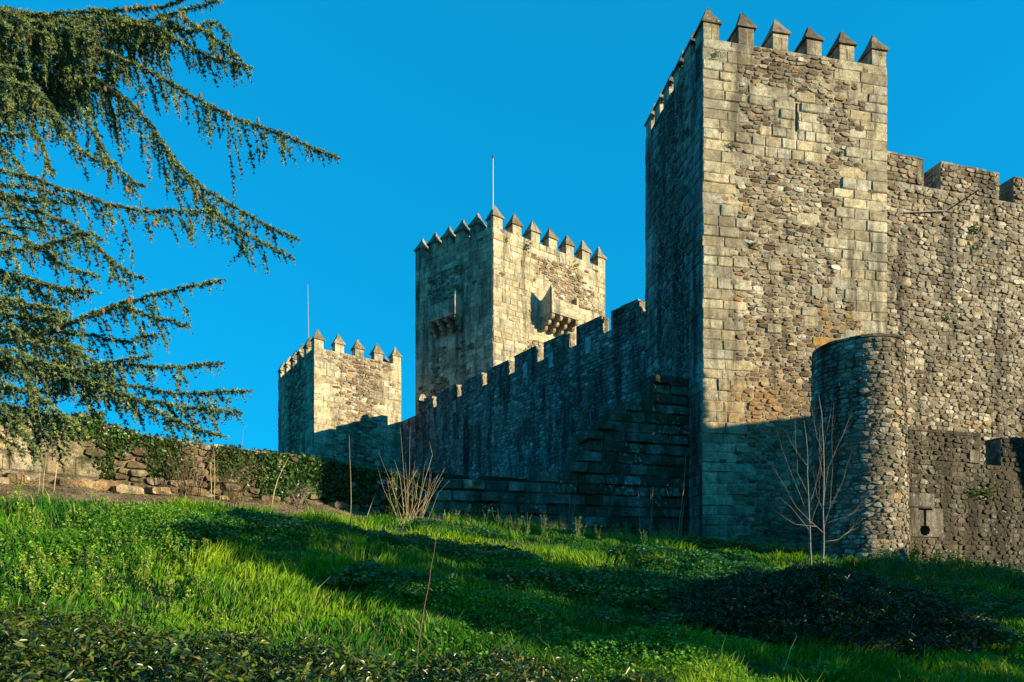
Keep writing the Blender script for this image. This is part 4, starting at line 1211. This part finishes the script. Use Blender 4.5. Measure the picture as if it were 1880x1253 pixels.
# ---- bare stems and saplings
def ground_at(px, Y): return gz((px - CX) / F * Y, Y)
def stem_line(pts, Y, R, dy=0.0, root=True):
    out = []
    n = len(pts)
    for i, (px, py) in enumerate(pts):
        y = Y + dy * i / max(1, n - 1); out.append(P(px, py, y))
    if root:
        x, y = out[0].x, out[0].y; out[0].z = gz(x, y) - .06
    # densify with small wobble
    r = [out[0]]
    for a, b in zip(out, out[1:]):
        m = (a + b) / 2 + Vector((R.uniform(-1, 1), R.uniform(-1, 1), 0)) * (b - a).length * .02
        r += [m, b]
    return r
def stem_plant(name, label, cat, Y, stems, r0, tone, group=None, part='stem', dyv=.5, n=4):
    R = random.Random(len(stems) * 31 + int(Y * 10))
    b = stems[0][0]; x = (b[0] - CX) / F * Y
    o = thing(name, (x, Y, gz(x, Y)), label, cat, group)
    for i, st in enumerate(stems):
        L = stem_line(st, Y, R, R.uniform(-dyv, dyv), True)
        k = R.uniform(.8, 1.2)
        MB().tube(L, r0 * k, r0 * .25, n, tuple(c * k for c in tone)).build(part, M_BARK, o, smooth=True)
    return o
_rf = random.Random(3)
fan = [((_rf.uniform(735, 775), 950), (_rf.uniform(725, 790), _rf.uniform(900, 925)), (_rf.uniform(700, 815), _rf.uniform(850, 890))) for _ in range(14)] + [((748, 950), (742, 880), (735, 784)), ((752, 950), (752, 860), (753, 784)), ((742, 948), (715, 880), (695, 830)), ((738, 946), (705, 900), (693, 859)), ((757, 950), (780, 880), (794, 835), (788, 810)),
       ((760, 950), (775, 890), (781, 848)), ((765, 952), (800, 890), (817, 859)), ((745, 950), (722, 900), (718, 859)), ((743, 950), (735, 880), (724, 845)), ((755, 950), (758, 890), (762, 846)), ((770, 950), (792, 890), (806, 870)),
       ((735, 948), (716, 915), (711, 880)), ((758, 952), (765, 900), (770, 870)), ((775, 950), (805, 905), (826, 882)), ((750, 950), (748, 890), (744, 850)), ((762, 951), (785, 905), (790, 862))]
stem_plant('bare_shrub', 'fan of bare straw-coloured shoots rising before the dark curtain wall', 'shrub', 16.6, fan, .0055, (.40, .31, .18), part='shoot')
stem_plant('dry_weed', 'single tall reddish bare stem rising from the hedge in the foreground', 'plant', 5.9, [((764, 1245), (768, 1180), (779, 1115), (786, 1080), (790, 1050), (797, 1015), (801, 988))], .008, (.17, .09, .06), dyv=.1)
stem_plant('dry_weed', 'lone straight dry stem before the shaded ivy corner', 'plant', 16.0, [((643, 930), (644, 880), (641, 798))], .011, (.30, .25, .12), dyv=.1)
stem_plant('dry_weed', 'thin curved stem arching above the garden wall against the sky', 'plant', 16.8, [((441, 900), (443, 830), (447, 790), (455, 780))], .008, (.20, .18, .10), dyv=.1)
stem_plant('dry_weed', 'pale dry stem leaning left of the ivy blanket', 'plant', 16.3, [((498, 915), (510, 880), (530, 840))], .016, (.34, .27, .14), dyv=.1)
stem_plant('weed_stalks', 'pair of upright dry stalks in front of the garden wall', 'plant', 15.4, [((393, 900), (394, 850), (392, 822)), ((388, 900), (386, 860), (389, 845))], .012, (.32, .26, .13), dyv=.1)
stem_plant('weed_stalks', 'thin dry stalks before the big sunlit blocks of the wall', 'plant', 12.4, [((78, 895), (84, 850), (88, 800)), ((70, 895), (74, 850), (80, 815)), ((98, 890), (106, 840), (112, 790))], .010, (.36, .30, .17), dyv=.1)
stem_plant('bare_sprout', 'short bare twig standing left of the fan of shoots', 'plant', 18.0, [((672, 952), (682, 925), (690, 904))], .014, (.34, .27, .15), dyv=.1)
stem_plant('bare_sprout', 'bare leaning twig right of the fan of shoots', 'plant', 18.4, [((797, 955), (812, 930), (827, 906))], .014, (.34, .27, .15), dyv=.1)
stem_plant('weed_stalks', 'cluster of thin grey stems before the middle of the dark footing', 'plant', 19.4, [((1040, 988), (1036, 940), (1031, 905)), ((1043, 988), (1045, 930), (1047, 882)), ((1047, 988), (1055, 930), (1058, 880)), ((1036, 988), (1030, 950), (1024, 925)), ((1050, 988), (1051, 940), (1040, 890))], .009, (.26, .21, .13), dyv=.2)
stem_plant('weed_stalks', 'crossing thin stems before the right end of the dark footing', 'plant', 20.6, [((1177, 1008), (1174, 950), (1172, 905)), ((1190, 1008), (1197, 950), (1199, 890)), ((1193, 1008), (1196, 940), (1195, 905)), ((1215, 1000), (1190, 950), (1172, 925)), ((1238, 1008), (1225, 950), (1205, 918)), ((1240, 1008), (1236, 950), (1222, 890)), ((1262, 1005), (1268, 950), (1265, 920))], .010, (.26, .21, .13), dyv=.2)
stem_plant('dry_weed', 'tall pale curved shoot against the inner corner of the tall tower', 'plant', 20.8, [((1245, 1010), (1247, 960), (1255, 900), (1259, 840), (1265, 826)), ((1249, 1010), (1252, 950), (1256, 925))], .014, (.36, .31, .14), dyv=.1)
stem_plant('weed_stalks', 'spray of pale stems in front of the shaded base of the tall tower', 'plant', 18.8, [((1333, 1012), (1329, 940), (1325, 870)), ((1336, 1012), (1333, 930), (1337, 838)), ((1330, 1012), (1312, 940), (1298, 888)), ((1342, 1012), (1362, 960), (1380, 930)), ((1340, 1012), (1352, 950), (1355, 900)), ((1345, 1012), (1372, 975), (1384, 955))], .009, (.34, .29, .17), dyv=.2)
stem_plant('weed_stalks', 'dry brown twiggy shrub against the middle of the garden wall', 'shrub', 16.0, [((352, 890), (335, 855), (318, 822)), ((352, 890), (345, 850), (336, 815)), ((354, 890), (352, 850), (352, 812)), ((356, 890), (366, 855), (372, 820)), ((358, 890), (380, 860), (395, 830)), ((350, 890), (325, 868), (305, 845)), ((352, 890), (328, 850), (312, 815)), ((356, 890), (362, 850), (358, 818)), ((358, 890), (388, 870), (402, 850)), ((350, 890), (340, 865), (322, 848)), ((355, 888), (376, 845), (384, 818)), ((353, 888), (343, 840), (344, 822))], .012, (.22, .14, .08), part='twig', dyv=.3)
stem_plant('dry_weed', 'thorny curved shoot with a hooked tip before the dark shrub', 'plant', 7.4, [((1433, 1262), (1441, 1225), (1452, 1190), (1463, 1168), (1459, 1161))], .010, (.38, .33, .12), dyv=.1)
stem_plant('dry_weed', 'short reddish shoot at the bottom edge, before the dark shrub', 'plant', 7.2, [((1494, 1262), (1500, 1230), (1508, 1205))], .010, (.34, .20, .12), dyv=.05)
stem_plant('dry_weed', 'short straight stalk at the bottom, left of the dark shrub', 'plant', 7.6, [((1256, 1250), (1257, 1215), (1258, 1187))], .008, (.26, .21, .12), dyv=.05)

stem_plant('dry_bush', 'low tangle of brown dead twigs left of the thick ivy blanket', 'shrub', 15.6, twig_bush(430, 908, 15.6, 90, 60, 34, '', 0), .006, (.20, .13, .075), part='twig', dyv=.4, n=3)
stem_plant('dry_bush', 'brown dead twigs sprawling over the recess in the garden wall', 'shrub', 15.0, twig_bush(340, 890, 15.0, 110, 75, 46, '', 0), .006, (.17, .11, .065), part='twig', dyv=.4, n=3)
stem_plant('dry_bush', 'small pale dry clump at the foot of the thick ivy blanket', 'shrub', 17.2, twig_bush(548, 922, 17.2, 60, 34, 34, '', 0), .006, (.36, .28, .19), part='twig', dyv=.3, n=3)
def c3(x, y): return (1380 + x / 2.506, 580 + y / 2.506)
def sapling(label, Y, trunk, limbs, r0):
    R = random.Random(int(Y * 100)); o_x = (trunk[0][0] - CX) / F * Y
    o = thing('sapling', (o_x, Y, gz(o_x, Y)), label, 'tree', 'young bare trees')
    L = stem_line(trunk, Y, R); MB().tube(L, r0, r0 * .22, 6, (.25, .22, .17)).build('trunk', M_BARK, o, smooth=True)
    for lb in limbs:
        L = stem_line(lb, Y, R, R.uniform(-.7, .7), root=False)
        b = MB().tube(L, r0 * .26, r0 * .07, 4, (.26, .20, .14)).build('branch', M_BARK, o, smooth=True)
        # side twigs
        q = MB()
        for k in range(13):
            i = R.randint(2, len(L) - 1); d = (L[i] - L[i - 1]).normalized()
            t = (d + Vector((R.uniform(-.9, .9), R.uniform(-.5, .5), R.uniform(.1, .9)))).normalized(); l = R.uniform(.25, .7)
            q.tube([L[i], L[i] + t * l * .5 + Vector((0, 0, .02)), L[i] + t * l], r0 * .11, r0 * .05, 3, (.27, .20, .15))
        o_ = q.build('twigs', M_BARK, b); o_['kind'] = 'stuff'
sapling('slim bare sapling with a pale trunk in front of the round turret', 14.0, [c3(325, 1183), c3(330, 1090), c3(331, 1000), c3(331, 800), c3(330, 600), c3(322, 450), c3(305, 325)],
        [[c3(330, 1000), c3(270, 945), c3(205, 880), c3(150, 780), c3(95, 690)], [c3(331, 985), c3(360, 880), c3(372, 700), c3(378, 400)], [c3(331, 860), c3(352, 700), c3(400, 590), c3(446, 485)],
         [c3(331, 960), c3(380, 940), c3(440, 925), c3(490, 890)], [c3(332, 1040), c3(400, 1030), c3(450, 990), c3(485, 945)], [c3(330, 900), c3(300, 830), c3(285, 720)], [c3(331, 760), c3(310, 650), c3(312, 520)], [c3(331, 640), c3(300, 560), c3(270, 400)],
         [c3(355, 900), c3(420, 760), c3(455, 640)], [c3(300, 970), c3(200, 960), c3(110, 900)]], .027)
sapling('second bare sapling, greyer and just left of the pale one, before the round turret', 14.5, [c3(275, 1165), c3(270, 1070), c3(268, 980), c3(260, 800), c3(258, 650), c3(240, 480)],
        [[c3(266, 960), c3(225, 830), c3(180, 720), c3(118, 540)], [c3(262, 830), c3(210, 720), c3(203, 600), c3(200, 480)], [c3(262, 700), c3(190, 600), c3(130, 490)], [c3(268, 970), c3(310, 850), c3(318, 700), c3(320, 560)], [c3(268, 990), c3(180, 880), c3(120, 830)], [c3(263, 880), c3(300, 760), c3(365, 440)]], .024)
# ================================================================ CEDAR
def cedar():
    R = random.Random(2024); rg = np.random.default_rng(2024)
    tx, ty = -8.6, 7.4
    o = thing('cedar_tree', (tx, ty, gz(tx, ty)), 'large cedar reaching in from the left, with drooping needle-covered branchlets and upright brown cones', 'tree')
    zb = gz(tx, ty)
    MB().tube([(tx, ty, zb - .2), (tx + .05, ty, 1.5), (tx, ty + .05, 4), (tx + .08, ty, 7), (tx, ty, 10), (tx, ty, 13)], .42, .10, 12, (.13, .095, .07)).build('trunk', M_BARK, o, smooth=True)
    limbs = [ # photo pixels, depth start, depth end, shoot length scale, density
        ([(-40, 25), (150, 32), (250, 42), (330, 22), (408, 2)], 6.6, 6.2, .8, 1.2),
        ([(60, 30), (200, 20), (300, 12), (345, -8)], 6.4, 6.1, .5, 1.0),
        ([(230, 40), (300, 60), (360, 95), (410, 113), (466, 124)], 6.3, 6.0, .75, 1.1),
        ([(290, 30), (350, 60), (385, 40), (425, 70)], 6.3, 6.1, .5, 1.0),
        ([(330, 25), (370, 55), (420, 90), (445, 115)], 6.2, 6.0, .6, 1.0),
        ([(60, 40), (180, 90), (280, 135), (350, 175), (420, 212), (500, 242), (565, 268), (624, 291)], 6.4, 5.8, 1.0, 1.25),
        ([(100, 90), (200, 160), (265, 215), (310, 280), (360, 335), (430, 380), (490, 415), (550, 443)], 6.4, 5.9, 1.0, 1.25),
        ([(340, 325), (400, 395), (450, 430), (500, 455), (540, 475)], 6.1, 5.9, .6, 1.1),
        ([(-60, 300), (40, 322), (110, 345), (190, 372), (260, 388), (330, 388), (398, 388)], 6.0, 5.8, .85, 1.2),
        ([(-40, 350), (60, 385), (130, 415), (180, 455), (225, 495), (266, 513)], 6.0, 5.7, .7, 1.2),
        ([(-40, 470), (60, 455), (120, 440), (160, 430), (193, 446)], 5.8, 5.6, .55, 1.2),
        ([(-40, 410), (40, 440), (120, 490), (170, 505), (182, 511)], 5.9, 5.7, .6, 1.2),
        ([(-40, 490), (30, 505), (90, 525), (140, 533), (184, 538)], 5.9, 5.7, .5, 1.2),
        ([(-40, 540), (40, 555), (90, 565), (130, 575)], 5.8, 5.7, .6, 1.3),
        ([(-60, 640), (60, 615), (140, 590), (200, 565), (260, 548), (330, 532), (412, 512)], 5.9, 5.5, .65, 1.25),
        ([(140, 590), (220, 565), (270, 580), (310, 590), (350, 599)], 5.7, 5.5, .55, 1.2),
        ([(-40, 590), (70, 605), (160, 615), (230, 628), (268, 618), (293, 616)], 5.9, 5.7, .7, 1.2),
        ([(-40, 660), (60, 668), (150, 682), (230, 672), (320, 675), (412, 667)], 5.7, 5.4, .7, 1.25),
        ([(20, 640), (130, 680), (200, 665), (270, 655), (275, 657)], 5.6, 5.4, .6, 1.2),
        ([(60, 670), (180, 700), (260, 712), (330, 725), (400, 720), (462, 718)], 5.6, 5.3, .7, 1.25),
        ([(120, 690), (220, 725), (300, 742), (370, 752), (448, 758)], 5.5, 5.3, .6, 1.2),
        ([(150, 690), (250, 735), (310, 765), (360, 788), (418, 804)], 5.5, 5.2, .7, 1.2),
        ([(-40, 700), (40, 715), (80, 735), (120, 765), (160, 792)], 5.5, 5.3, .7, 1.3),
        ([(-40, 620), (30, 660), (60, 720), (65, 780), (75, 830)], 5.6, 5.4, .55, 1.2),
        ([(-30, 730), (20, 760), (50, 800), (72, 838)], 5.5, 5.3, .5, 1.2),
        ([(100, 630), (150, 650), (190, 680), (225, 700)], 5.7, 5.5, .9, 1.3),
        ([(20, 600), (80, 640), (150, 690), (190, 720)], 5.8, 5.6, .9, 1.3),
        ([(-60, 250), (10, 280), (40, 310), (62, 352)], 6.2, 6.1, .6, 1.0),
        ([(10, 190), (60, 235), (90, 300), (100, 330)], 6.3, 6.2, .6, 1.0),
        ([(60, 150), (110, 220), (150, 280), (205, 300)], 6.4, 6.2, .7, 1.0),
        ([(150, 200), (200, 290), (240, 330), (270, 345)], 6.3, 6.1, .7, 1.0),
    ]
    # heavy hanging mass at upper left
    for k in range(34):
        x0 = R.uniform(-60, 290 - 0 * k); y0 = R.uniform(10, 190); L = R.uniform(60, 120)
        if y0 > 110 and x0 > 200: x0 -= 140
        limbs.append(([(x0 - L, y0 - R.uniform(0, 30)), (x0, y0), (x0 + L * .6, y0 + R.uniform(5, 40))], R.uniform(6.3, 7.6), R.uniform(6.1, 7.2), 1.25, 1.0))
    for k in range(34):
        x0 = R.uniform(-60, 120); y0 = R.uniform(120, 790); L = R.uniform(60, 130)
        if y0 > 300 or x0 < 40: limbs.append(([(x0 - L, y0 - R.uniform(0, 30)), (x0, y0), (x0 + L * .7, y0 + R.uniform(0, 45))], R.uniform(5.8, 7.2), R.uniform(5.6, 7.0), .75, .9))
    V = []; T = []
    cones = [(280, 12), (230, 14), (250, 8), (332, 28), (368, 172), (418, 205), (474, 218), (545, 250), (193, 160), (264, 270), (255, 188), (362, 358), (207, 375), (163, 368), (282, 408), (472, 412), (236, 550), (189, 568), (106, 602), (285, 670), (69, 733), (56, 720), (309, 760), (404, 102), (86, 252), (100, 350), (232, 345)]
    allseg = []
    def rosettes(pts, r, n_need, rad, dens):
        pts = np.array([tuple(p) for p in pts]); seg = np.diff(pts, axis=0); ln = np.linalg.norm(seg, axis=1); tot = ln.sum()
        m = max(2, int(tot / dens)); s = np.linspace(0, tot, m) + rg.normal(0, dens * .3, m); s = np.clip(s, 0, tot * .999)
        cum = np.concatenate([[0], np.cumsum(ln)]); i = np.clip(np.searchsorted(cum, s, side='right') - 1, 0, len(ln) - 1)
        t = ((s - cum[i]) / ln[i])[:, None]; C = pts[i] * (1 - t) + pts[i + 1] * t
        side = rg.normal(size=(m, 3)); side /= np.linalg.norm(side, axis=1)[:, None]
        C = C + side * rg.uniform(0, rad * .55, (m, 1))
        fade = np.clip((tot - s) / .06, .45, 1)
        n = m * n_need
        Cn = np.repeat(C, n_need, 0); sd = np.repeat(side, n_need, 0)
        d = rg.normal(size=(n, 3)) + sd * 1.0; d /= np.linalg.norm(d, axis=1)[:, None]
        l = (rad * rg.uniform(.65, 1.1, n) * np.repeat(fade, n_need))[:, None]
        w = np.cross(d, rg.normal(size=(n, 3))); w /= np.linalg.norm(w, axis=1)[:, None]; w = w * .0054
        V.append(np.stack([Cn - w, Cn + w, Cn + d * l], 1).reshape(-1, 3))
        base = tones(m, [(.13, .20, .075), (.22, .30, .115), (.05, .09, .04), (.28, .30, .06)], [4, 3, 4, .7], .3, rg)
        T.append(np.repeat(np.repeat(base, n_need, 0) * rg.uniform(.8, 1.2, (n, 1)), 3, 0))
    wood = MB()
    for pts, d0, d1, sl, dens in limbs:
        n = len(pts); ctrl = [P(px, py, d0 + (d1 - d0) * i / (n - 1)) for i, (px, py) in enumerate(pts)]
        # smooth polyline (Catmull-Rom)
        path = []
        for i in range(n - 1):
            p0 = ctrl[max(i - 1, 0)]; p1 = ctrl[i]; p2 = ctrl[i + 1]; p3 = ctrl[min(i + 2, n - 1)]
            for t in (0, .25, .5, .75):
                path.append(.5 * ((2 * p1) + (p2 - p0) * t + (2 * p0 - 5 * p1 + 4 * p2 - p3) * t * t + (3 * p1 - p0 - 3 * p2 + p3) * t ** 3) + Vector((R.uniform(-1, 1), R.uniform(-1, 1), R.uniform(-1, 1))) * .008)
        path.append(ctrl[-1])
        tot = sum((b - a).length for a, b in zip(path, path[1:]))
        br = MB().tube(path, .004 + .004 * tot, .003, 5, (.12, .085, .055)).build('branch', M_BARK, o, smooth=True)
        V.clear(); T.clear()
        rosettes(path, 0, 16, .036, .013)
        s = 0; nxt = R.uniform(.03, .1); side = 1; tw = MB()
        for a, b in zip(path, path[1:]):
            L = (b - a).length; d = (b - a).normalized()
            while nxt < s + L:
                f = nxt / tot; p = a + d * (nxt - s); side = -side
                fade = min(1, (1 - f) * 3.2 + .18) * min(1, .45 + f * 2)
                ln = sl * R.uniform(.12, .50) * fade * (1.7 if R.random() < .22 else 1)
                lat = Vector((R.uniform(-.35, .55), R.uniform(-.9, .9), R.uniform(-1.5, -.5)))
                v = (d * R.uniform(.5, 1.1) + lat).normalized(); q = [p]; cur = p.copy(); m = 5
                for k in range(m):
                    v = (v + Vector((R.uniform(-.12, .12) + .02, R.uniform(-.12, .12), -.42 * sl))).normalized(); cur = cur + v * ln / m; q.append(cur.copy())
                rosettes(q, 0, 16, R.uniform(.025, .034), .022)
                tw.tube(q, .0035, .0018, 3, (.14, .10, .06))
                if ln > .17 and R.random() < .75:
                    for _ in range(R.randint(1, 3)):
                        k = R.randint(1, 3); v2 = (Vector((R.uniform(-.9, .9), R.uniform(-.9, .9), R.uniform(-1.1, -.1)))).normalized(); c2 = q[k].copy(); q2 = [c2]; l2 = ln * R.uniform(.25, .6)
                        for kk in range(3):
                            v2 = (v2 + Vector((0, 0, -.22))).normalized(); c2 = c2 + v2 * l2 / 3; q2.append(c2.copy())
                        rosettes(q2, 0, 14, .027, .020)
                nxt += R.uniform(.05, .12) / dens
            s += L
        o_ = tw.build('twigs', M_BARK, br); o_['kind'] = 'stuff'
        Va = np.concatenate(V); Ta = np.concatenate(T)
        nf = np_mesh('needles', Va, np.arange(len(Va)).reshape(-1, 3), 3, M_NEEDLE, Ta, parent=br); nf['kind'] = 'stuff'
    for i, (px, py) in enumerate(cones):
        Y = 6.0 if py < 420 else 5.55
        base = P(px, py + 8, Y); h = R.uniform(.045, .062); r = h * .27; vs = []; rings = 7; ns = 8
        for a in range(rings):
            t = a / (rings - 1); rr = r * (math.sin(math.pi * min(1, t * .86 + .12)) ** .6) * (1 + .08 * (a % 2))
            for k in range(ns):
                w = 6.2832 * (k + .5 * (a % 2)) / ns; vs.append(base + Vector((math.cos(w) * rr, math.sin(w) * rr, h * t)))
        fs = [(a * ns + k, a * ns + (k + 1) % ns, (a + 1) * ns + (k + 1) % ns, (a + 1) * ns + k) for a in range(rings - 1) for k in range(ns)]
        fs += [tuple(reversed(range(ns))), tuple(range((rings - 1) * ns, rings * ns))]
        k = R.uniform(.8, 1.2)
        MB().add(vs, fs, (.15 * k, .075 * k, .035 * k)).build('cone', M_CONE, o, origin=base)
cedar()

# ================================================================ unseen trees, hedge and stone block added at right to shade slope and walls
TT = math.tan(SUN_EL)
def qk(q, k, z=0): return Vector((q * -sy + k * sx, q * sx + k * sy, z))
def shade_tree(q0, q1, h0, h1, k, label, seed, lean=0.0):  # unseen tree added across the sun to darken chosen stretches of slope and wall
    rg = np.random.default_rng(seed); qc = (q0 + q1) / 2
    zt = h1 + k * TT; zb = h0 + k * TT; c = qk(qc, k); g = gz(c.x, c.y)
    zb = max(zb, g + .3)
    o = thing('added_shade_tree', (c.x, c.y, g), label, 'tree', 'trees added for shade beyond the right edge of the slope')
    b_ = qk(qc + lean, k)
    MB().tube([(b_.x, b_.y, g - .2), (b_.x * .85 + c.x * .15, b_.y * .85 + c.y * .15, (g + zb) / 2), (c.x, c.y, (zb + zt) / 2)], .20, .10, 8, (.10, .075, .05)).build('trunk', M_BARK, o)
    n = 1900 if seed <= 3 else 9000; a, b, hh = (q1 - q0) / 2, 1.5, (zt - zb) / 2
    P_ = rg.uniform(-1, 1, (n, 3)); k_ = (np.abs(P_[:, 0]) ** 3 + np.abs(P_[:, 1]) ** 3 + np.abs(P_[:, 2]) ** 3) < 1 + .25 * rg.random(n); P_ = P_[k_]
    X = c.x + P_[:, 0] * a * -sy + P_[:, 1] * b * sx; Y = c.y + P_[:, 0] * a * sx + P_[:, 1] * b * sy; Z = (zb + zt) / 2 + P_[:, 2] * hh
    V, FI, T = leaf_geo(np.stack([X, Y, Z], 1), rg.uniform(.22, .42, len(X)), tones(len(X), [(.06, .10, .03), (.08, .12, .03), (.05, .07, .02)], [3, 2, 1], .3, rg), tilt=1.2, rg=rg)
    f = np_mesh('crown', V, FI, 3, M_LEAF, T, parent=o); f['kind'] = 'stuff'
TL = 'added unseen tree casting shade from beyond the right edge of the slope, '
shade_tree(7.4, 9.4, -3, 2.6, 15.5, TL + 'nearest the camera', 1)
shade_tree(8.8, 11.4, -3, 3.5, 17.0, TL + 'second in its row', 2)
shade_tree(10.9, 12.95, -3, 3.45, 16.0, TL + 'third in its row', 3)
shade_tree(15.3, 17.7, 3.5, 7.2, 16.5, TL + 'with a high crown', 4)
shade_tree(20.15, 24.1, 3.2, 7.8, 17.5, TL + 'leaning, beside the tallest one', 5, lean=2.0)
shade_tree(22.9, 25.12, 1.2, 8.9, 16.0, TL + 'tallest, next to the stone gatehouse', 6)
rg = np.random.default_rng(50)
def hz(q): return np.where(q < 18.4, -.38, -1.75) + 14.5 * TT + (fbm(q * 1.2, q * 0 + 3) - .5) * .35
q = rg.uniform(13.2, 22.0, 9000); kk = 14.5 + rg.uniform(-.5, .5, 9000)
X = q * -sy + kk * sx; Y = q * sx + kk * sy; G = ground_z(X, Y); Z = G + (hz(q) - G) * rg.random(9000) ** .6
hh = thing('added_shade_hedge', tuple(qk(18.3, 14.5, gz(*qk(18.3, 14.5)[:2]))), 'added unseen hedge casting shade from beyond the right edge of the slope', 'hedge')  # added out of view, its height set to keep the grass dark
V, FI, T = leaf_geo(np.stack([X, Y, Z], 1), rg.uniform(.18, .34, 9000), tones(9000, [(.05, .09, .03), (.07, .1, .03), (.04, .06, .02)], [3, 2, 1], .3, rg), tilt=1.2, rg=rg)
f = np_mesh('foliage', V, FI, 3, M_LEAF, T, parent=hh); f['kind'] = 'stuff'
hs_ = thing('added_stone_blocker', tuple(qk(28, 20, -1)), 'added unseen stone gatehouse, beyond the right end of the outer wall', 'blocker')  # unseen block added so its top edge shades the foot of the tall tower
mb = MB(); dk = Vector((sx, sy, 0)) * 5
def blocker_box(qa, qb, ha, hb0, hb1):
    a = qk(qa, 17.5); b = qk(qb, 17.5); base = [a, b, b + dk, a + dk]
    lo = [Vector((p.x, p.y, -3 if ha is None else ha + 17.5 * TT)) for p in base]
    hi = [Vector((p.x, p.y, (hb0 if i in (0, 3) else hb1) + 17.5 * TT)) for i, p in enumerate(base)]
    mb.add(lo + hi, [(3, 2, 1, 0), (4, 5, 6, 7), (0, 1, 5, 4), (1, 2, 6, 5), (2, 3, 7, 6), (3, 0, 4, 7)], (.3, .27, .2))
blocker_box(25.0, 29.2, None, 5.75, 5.5)
mb.build('wall', M_CURT, hs_)
